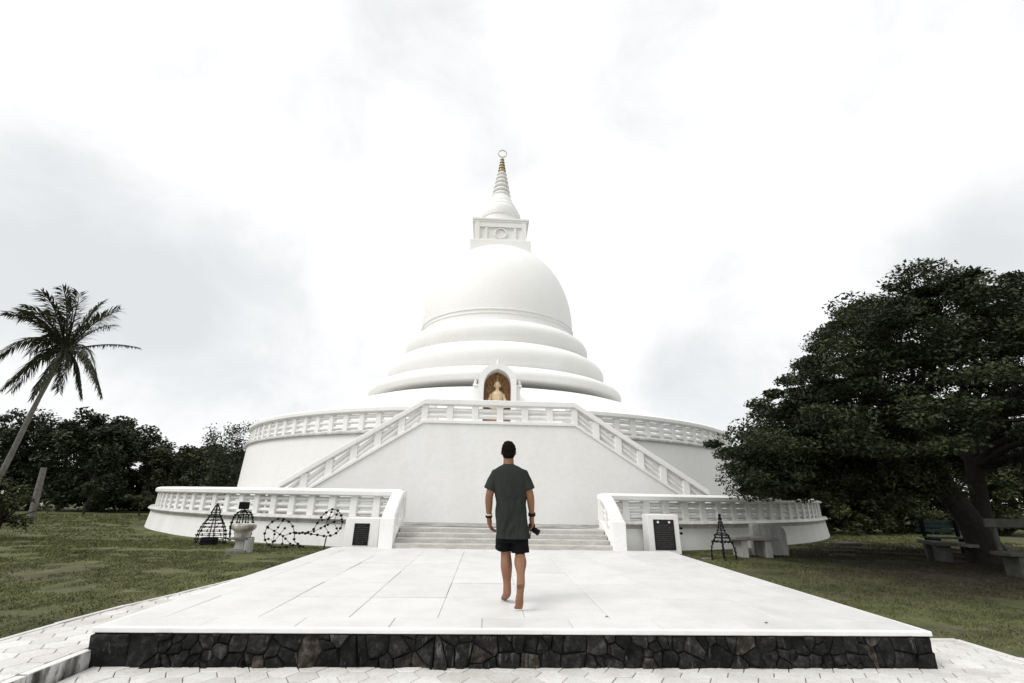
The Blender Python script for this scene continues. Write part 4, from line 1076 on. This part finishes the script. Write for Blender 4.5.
# legs: left planted ahead, right pushing off with the heel lifted
def leg(hip, kn, an, heel, ball, toe, fl):
    a = jt(hip, .095, pel); t = jt(tuple(Vector(hip).lerp(Vector(kn), .5)), .083, a); k = jt(kn, .058, t)
    kv, av = Vector(kn), Vector(an); c = jt(tuple(kv.lerp(av, .30) + Vector((0, -.014, 0))), (.080, .080), k); c2 = jt(tuple(kv.lerp(av, .65)), .050, c); n = jt(an, (.037, .040), c2)
    h = jt(heel, .045, n); bl = jt(ball, (.056, .028), n)
    for i_ in range(5):
        o_ = (i_ - 2) * .019 * fl; bb = Vector(ball); tt = Vector(toe); d = (tt - bb); jt(tuple(tt + Vector((o_, -abs(i_ - 1) * .006, 0))), .0125 if i_ else .015, bl)
leg((-.055, 5.825, .84), (-.030, 5.87, .475), (-.008, 5.80, .115), (-.004, 5.770, .045), (-.026, 5.92, .030), (-.032, 5.995, .017), -1)
leg((.10, 5.80, .84), (.128, 5.82, .490), (.114, 5.425, .275), (.112, 5.372, .232), (.094, 5.405, .062), (.088, 5.465, .020), 1)
sv, sf = skin_mesh(V, E, RR, 0)
bodym = MB().add(sv, sf)
H = Vector((-.024, 5.825, 1.632))
bodym.ball(H, (.080, .096, .112), 24, 18); bodym.ball(H + Vector((0, .045, -.06)), (.052, .052, .055), 16, 12)
bodym.ball(H + Vector((0, .100, -.015)), (.012, .018, .024), 10, 8); bodym.ball(H + Vector((0, .088, -.062)), (.024, .012, .008), 10, 8)
for s in (-1, 1):
    bodym.ball(H + Vector((s * .084, .0, -.012)), (.010, .020, .032), 10, 8); bodym.ball(H + Vector((s * .028, .078, .012)), (.014, .014, .009), 10, 8)
bodym.tube([H + Vector((0, -.01, -.03)), (-.022, 5.80, 1.47)], [.060, .064], 16)
body = remeshed(bodym, 'body', .0055, SKIN, per_, 4)
hm = MB(); hm.ball(H + Vector((0, -.008, .022)), (.087, .104, .104), 28, 20); hm.ball(H + Vector((0, -.038, -.035)), (.074, .066, .068), 20, 14); hm.ball(H + Vector((0, .04, .075)), (.058, .055, .045), 16, 12)
remeshed(hm, 'hair', .006, HAIR, per_, 2, lambda c_: c_ + Vector((noise.noise(c_ * 45), noise.noise(c_ * 45 + Vector((5, 5, 5))), noise.noise(c_ * 45 + Vector((9, 1, 2))))) * .007)
# shirt
def loft(rings_, n=40):
    vs = []
    for z, cx, cy, rx, ry in rings_:
        for j in range(n):
            a = 2 * PI * j / n; ex = .82; ca, sa = math.cos(a), math.sin(a)
            vs.append((cx + rx * math.copysign(abs(ca) ** ex, ca), cy + ry * math.copysign(abs(sa) ** ex, sa), z))
    k = len(rings_); fs = [(i * n + j, i * n + (j + 1) % n, (i + 1) * n + (j + 1) % n, (i + 1) * n + j) for i in range(k - 1) for j in range(n)] + [tuple(range(n)), tuple((k - 1) * n + j for j in range(n))]
    return vs, fs
sm = MB(); sm.add(*loft([(1.485, -.021, 5.802, .062, .060), (1.470, -.02, 5.80, .085, .072), (1.455, -.015, 5.80, .120, .084), (1.43, -.012, 5.80, .160, .094), (1.40, -.010, 5.80, .188, .104), (1.36, -.008, 5.80, .196, .112), (1.28, 0, 5.80, .196, .125), (1.18, .004, 5.80, .188, .125), (1.08, .008, 5.80, .180, .120),
                      (.98, .015, 5.80, .180, .124), (.88, .024, 5.805, .184, .132), (.78, .033, 5.81, .190, .140), (.70, .038, 5.81, .195, .146), (.658, .040, 5.81, .197, .150)]))
for sh, el, s in (((-.165, 5.80, 1.372), (-.243, 5.785, 1.185), -1), ((.155, 5.80, 1.372), (.233, 5.775, 1.19), 1)):
    a, b = Vector(sh), Vector(el); sm.tube([a + Vector((-s * .07, 0, .035)), a, a.lerp(b, .5), b], [.045, .064, .068, .073], 20)
def wr(c_):
    if c_.z > 1.44: return c_
    k = min(1, (1.44 - c_.z) / .3); f_ = Vector((c_.x * 14, c_.y * 10, c_.z * 4.5)); n_ = noise.noise(f_) + .5 * noise.noise(f_ * 2.3) + .35 * math.sin(c_.x * 55 + 4 * noise.noise(c_ * 5)) * (c_.z < 1.1)
    d = Vector((c_.x - .01, c_.y - 5.8, 0)); d = d.normalized() if d.length > .01 else d
    return c_ + d * n_ * .015 * k
shirt = remeshed(sm, 'shirt', .0075, SHIRT, per_, 9, wr)
hm2 = MB(); hm2.add(*loft([(.82, .03, 5.81, .160, .120), (.72, .03, 5.81, .168, .125), (.62, .032, 5.82, .165, .122)]))
hm2.tube([(-.055, 5.825, .74), (-.055, 5.86, .62), (-.052, 5.885, .545)], [.096, .098, .100], 20); hm2.tube([(.115, 5.80, .74), (.125, 5.80, .60), (.128, 5.795, .510)], [.096, .100, .100], 20)
remeshed(hm2, 'shorts', .008, SHORTS, per_, 3, lambda c_: c_ + Vector((noise.noise(c_ * 16), noise.noise(c_ * 16 + Vector((3, 3, 3))), 0)) * .008)
def band(c0, c1, r, m, nm): MB().tube([c0, c1], r * 1.12, 18).build(nm, m, per_, smooth=40)
band((-.239, 5.838, .925), (-.239, 5.842, .910), .036, STRAPW, 'bracelet'); band((-.238, 5.846, .902), (-.238, 5.852, .882), .036, BLKP, 'watch')
band((.261, 5.822, .935), (.262, 5.830, .905), .038, BLKP, 'wristband')
# camera held low in the right hand
cm = thing('camera', (.285, 5.90, .76), 'black camera with short lens hanging in the right hand of the walking man', 'camera')
MB().box(.235, .305, 5.865, 5.985, .735, .815).build('body', BLKP, cm, bevel=.008)
MB().tube([(.285, 5.88, .755), (.325, 5.85, .73), (.340, 5.84, .722)], [.030, .033, .036], 18).build('lens', BLKP, cm, smooth=40)
MB().tube([(.235, 5.87, .80), (.215, 5.84, .72), (.22, 5.85, .66), (.25, 5.88, .68), (.26, 5.9, .74)], .005, 6).build('strap', BLKP, cm, smooth=True)

# dry leaves on the slabs
for (x, y, z, lab) in ((.95, 5.2, .004, 'tiny brown dry leaf on the slabs right of the walking man'), (2.45, 5.0, .004, 'tiny dark dry leaf near the front right of the platform')):
    MBo = MB().add([(x - .018, y, z), (x, y - .008, z + .006), (x + .02, y + .004, z + .002), (x, y + .012, z + .008)], [(0, 1, 2, 3)]); o = MBo.build('dry_leaf', simple('dry_leaf', (.12, .08, .05)))
    sd = o.modifiers.new('thick', 'SOLIDIFY'); sd.thickness = .002; tag(o, lab, 'leaf', 'dry leaves on the platform')

# ------------------------------------------------------------------ sky and sun
w = bpy.data.worlds.new('World'); sc.world = w; w.use_nodes = True; nt = w.node_tree; bg = nt.nodes['Background']
SUN_EL, SUN_AZ = R(50), R(-118)      # azimuth from +Y (negative = left)
sky = nt.nodes.new('ShaderNodeTexSky'); sky.sky_type = 'NISHITA'; sky.sun_disc = False; sky.sun_elevation = SUN_EL; sky.sun_rotation = SUN_AZ
tc = nt.nodes.new('ShaderNodeTexCoord'); gen = tc.outputs['Generated']
sep = nt.nodes.new('ShaderNodeSeparateXYZ'); nt.links.new(gen, sep.inputs[0])
def wn(scale, det, rough, st_, off=(0, 0, 0), dist=0):
    mp = nt.nodes.new('ShaderNodeMapping'); mp.inputs['Scale'].default_value = st_; mp.inputs['Location'].default_value = off; nt.links.new(gen, mp.inputs[0])
    n = nt.nodes.new('ShaderNodeTexNoise'); n.inputs['Scale'].default_value = scale; n.inputs['Detail'].default_value = det; n.inputs['Roughness'].default_value = rough; n.inputs['Distortion'].default_value = dist
    nt.links.new(mp.outputs[0], n.inputs['Vector']); return n.outputs['Fac']
def lobe(d, width):
    d = Vector(d).normalized(); v = nt.nodes.new('ShaderNodeVectorMath'); v.operation = 'DOT_PRODUCT'; nt.links.new(gen, v.inputs[0]); v.inputs[1].default_value = d
    mr = nt.nodes.new('ShaderNodeMapRange'); mr.interpolation_type = 'SMOOTHSTEP'; mr.inputs[1].default_value = math.cos(width); mr.inputs[2].default_value = 1.; nt.links.new(v.outputs['Value'], mr.inputs[0]); return mr.outputs[0]
def mth(op, a, b):
    n = nt.nodes.new('ShaderNodeMath'); n.operation = op
    for i, v in enumerate((a, b)):
        if hasattr(v, 'links'): nt.links.new(v, n.inputs[i])
        else: n.inputs[i].default_value = v
    return n.outputs[0]
n1 = wn(2.2, 10, .6, (1, 1, 1), (3.1, 1.7, .4), .4); n2 = wn(5.0, 12, .62, (1, 1, 1.1), (1.3, 4.2, .9), .35)
nz = mth('ADD', mth('MULTIPLY', n1, .45), mth('MULTIPLY', n2, .55))
tot = mth('MULTIPLY', mth('SUBTRACT', nz, .505), 2.5)
for d, wd, k in (((-.70, .62, .36), 13, .40), ((-.60, .69, .35), 13, .38), ((-.48, .80, .33), 12, .26), ((-.64, .74, .20), 14, .28), ((-.45, .86, .24), 14, .28), ((-.36, .92, .16), 12, .18),
                 ((.77, .52, .28), 14, .44), ((.70, .62, .29), 10, .38), ((.47, .85, .21), 12, .36), ((.38, .90, .20), 9, .26), ((-.13, .60, .80), 9, .22), ((.25, .6, .78), 14, .20), ((.64, .45, .63), 12, .20)):
    tot = mth('ADD', tot, mth('MULTIPLY', lobe(d, R(wd)), k))
CLD = ramp(nt, tot, [(.0, (8.5, 8.5, 8.5)), (.14, (8.0, 8.02, 8.05)), (.26, (7.65, 7.7, 7.75)), (.42, (7.1, 7.22, 7.28)), (.80, (6.3, 6.45, 6.55))])
cov = ramp(nt, n1, [(.2, (.90,) * 3), (.5, (.97,) * 3)])
mx = mixc(nt, cov, sky.outputs[0], CLD)
nt.links.new(mx, bg.inputs[0]); bg.inputs[1].default_value = .1
sl_ = bpy.data.lights.new('sun', 'SUN'); so = bpy.data.objects.new('sun', sl_); COL.objects.link(so); sl_.energy = 1.6; sl_.angle = R(32); sl_.color = (1, .97, .93)
SAZ = R(-125)
sdir = Vector((math.sin(SUN_AZ) * math.cos(SUN_EL), math.cos(SUN_AZ) * math.cos(SUN_EL), math.sin(SUN_EL)))
so.rotation_euler = sdir.to_track_quat('Z', 'Y').to_euler()
vs_ = sc.view_settings; vs_.view_transform = 'Standard'; vs_.look = 'None'; vs_.gamma = 1; vs_.exposure = .35
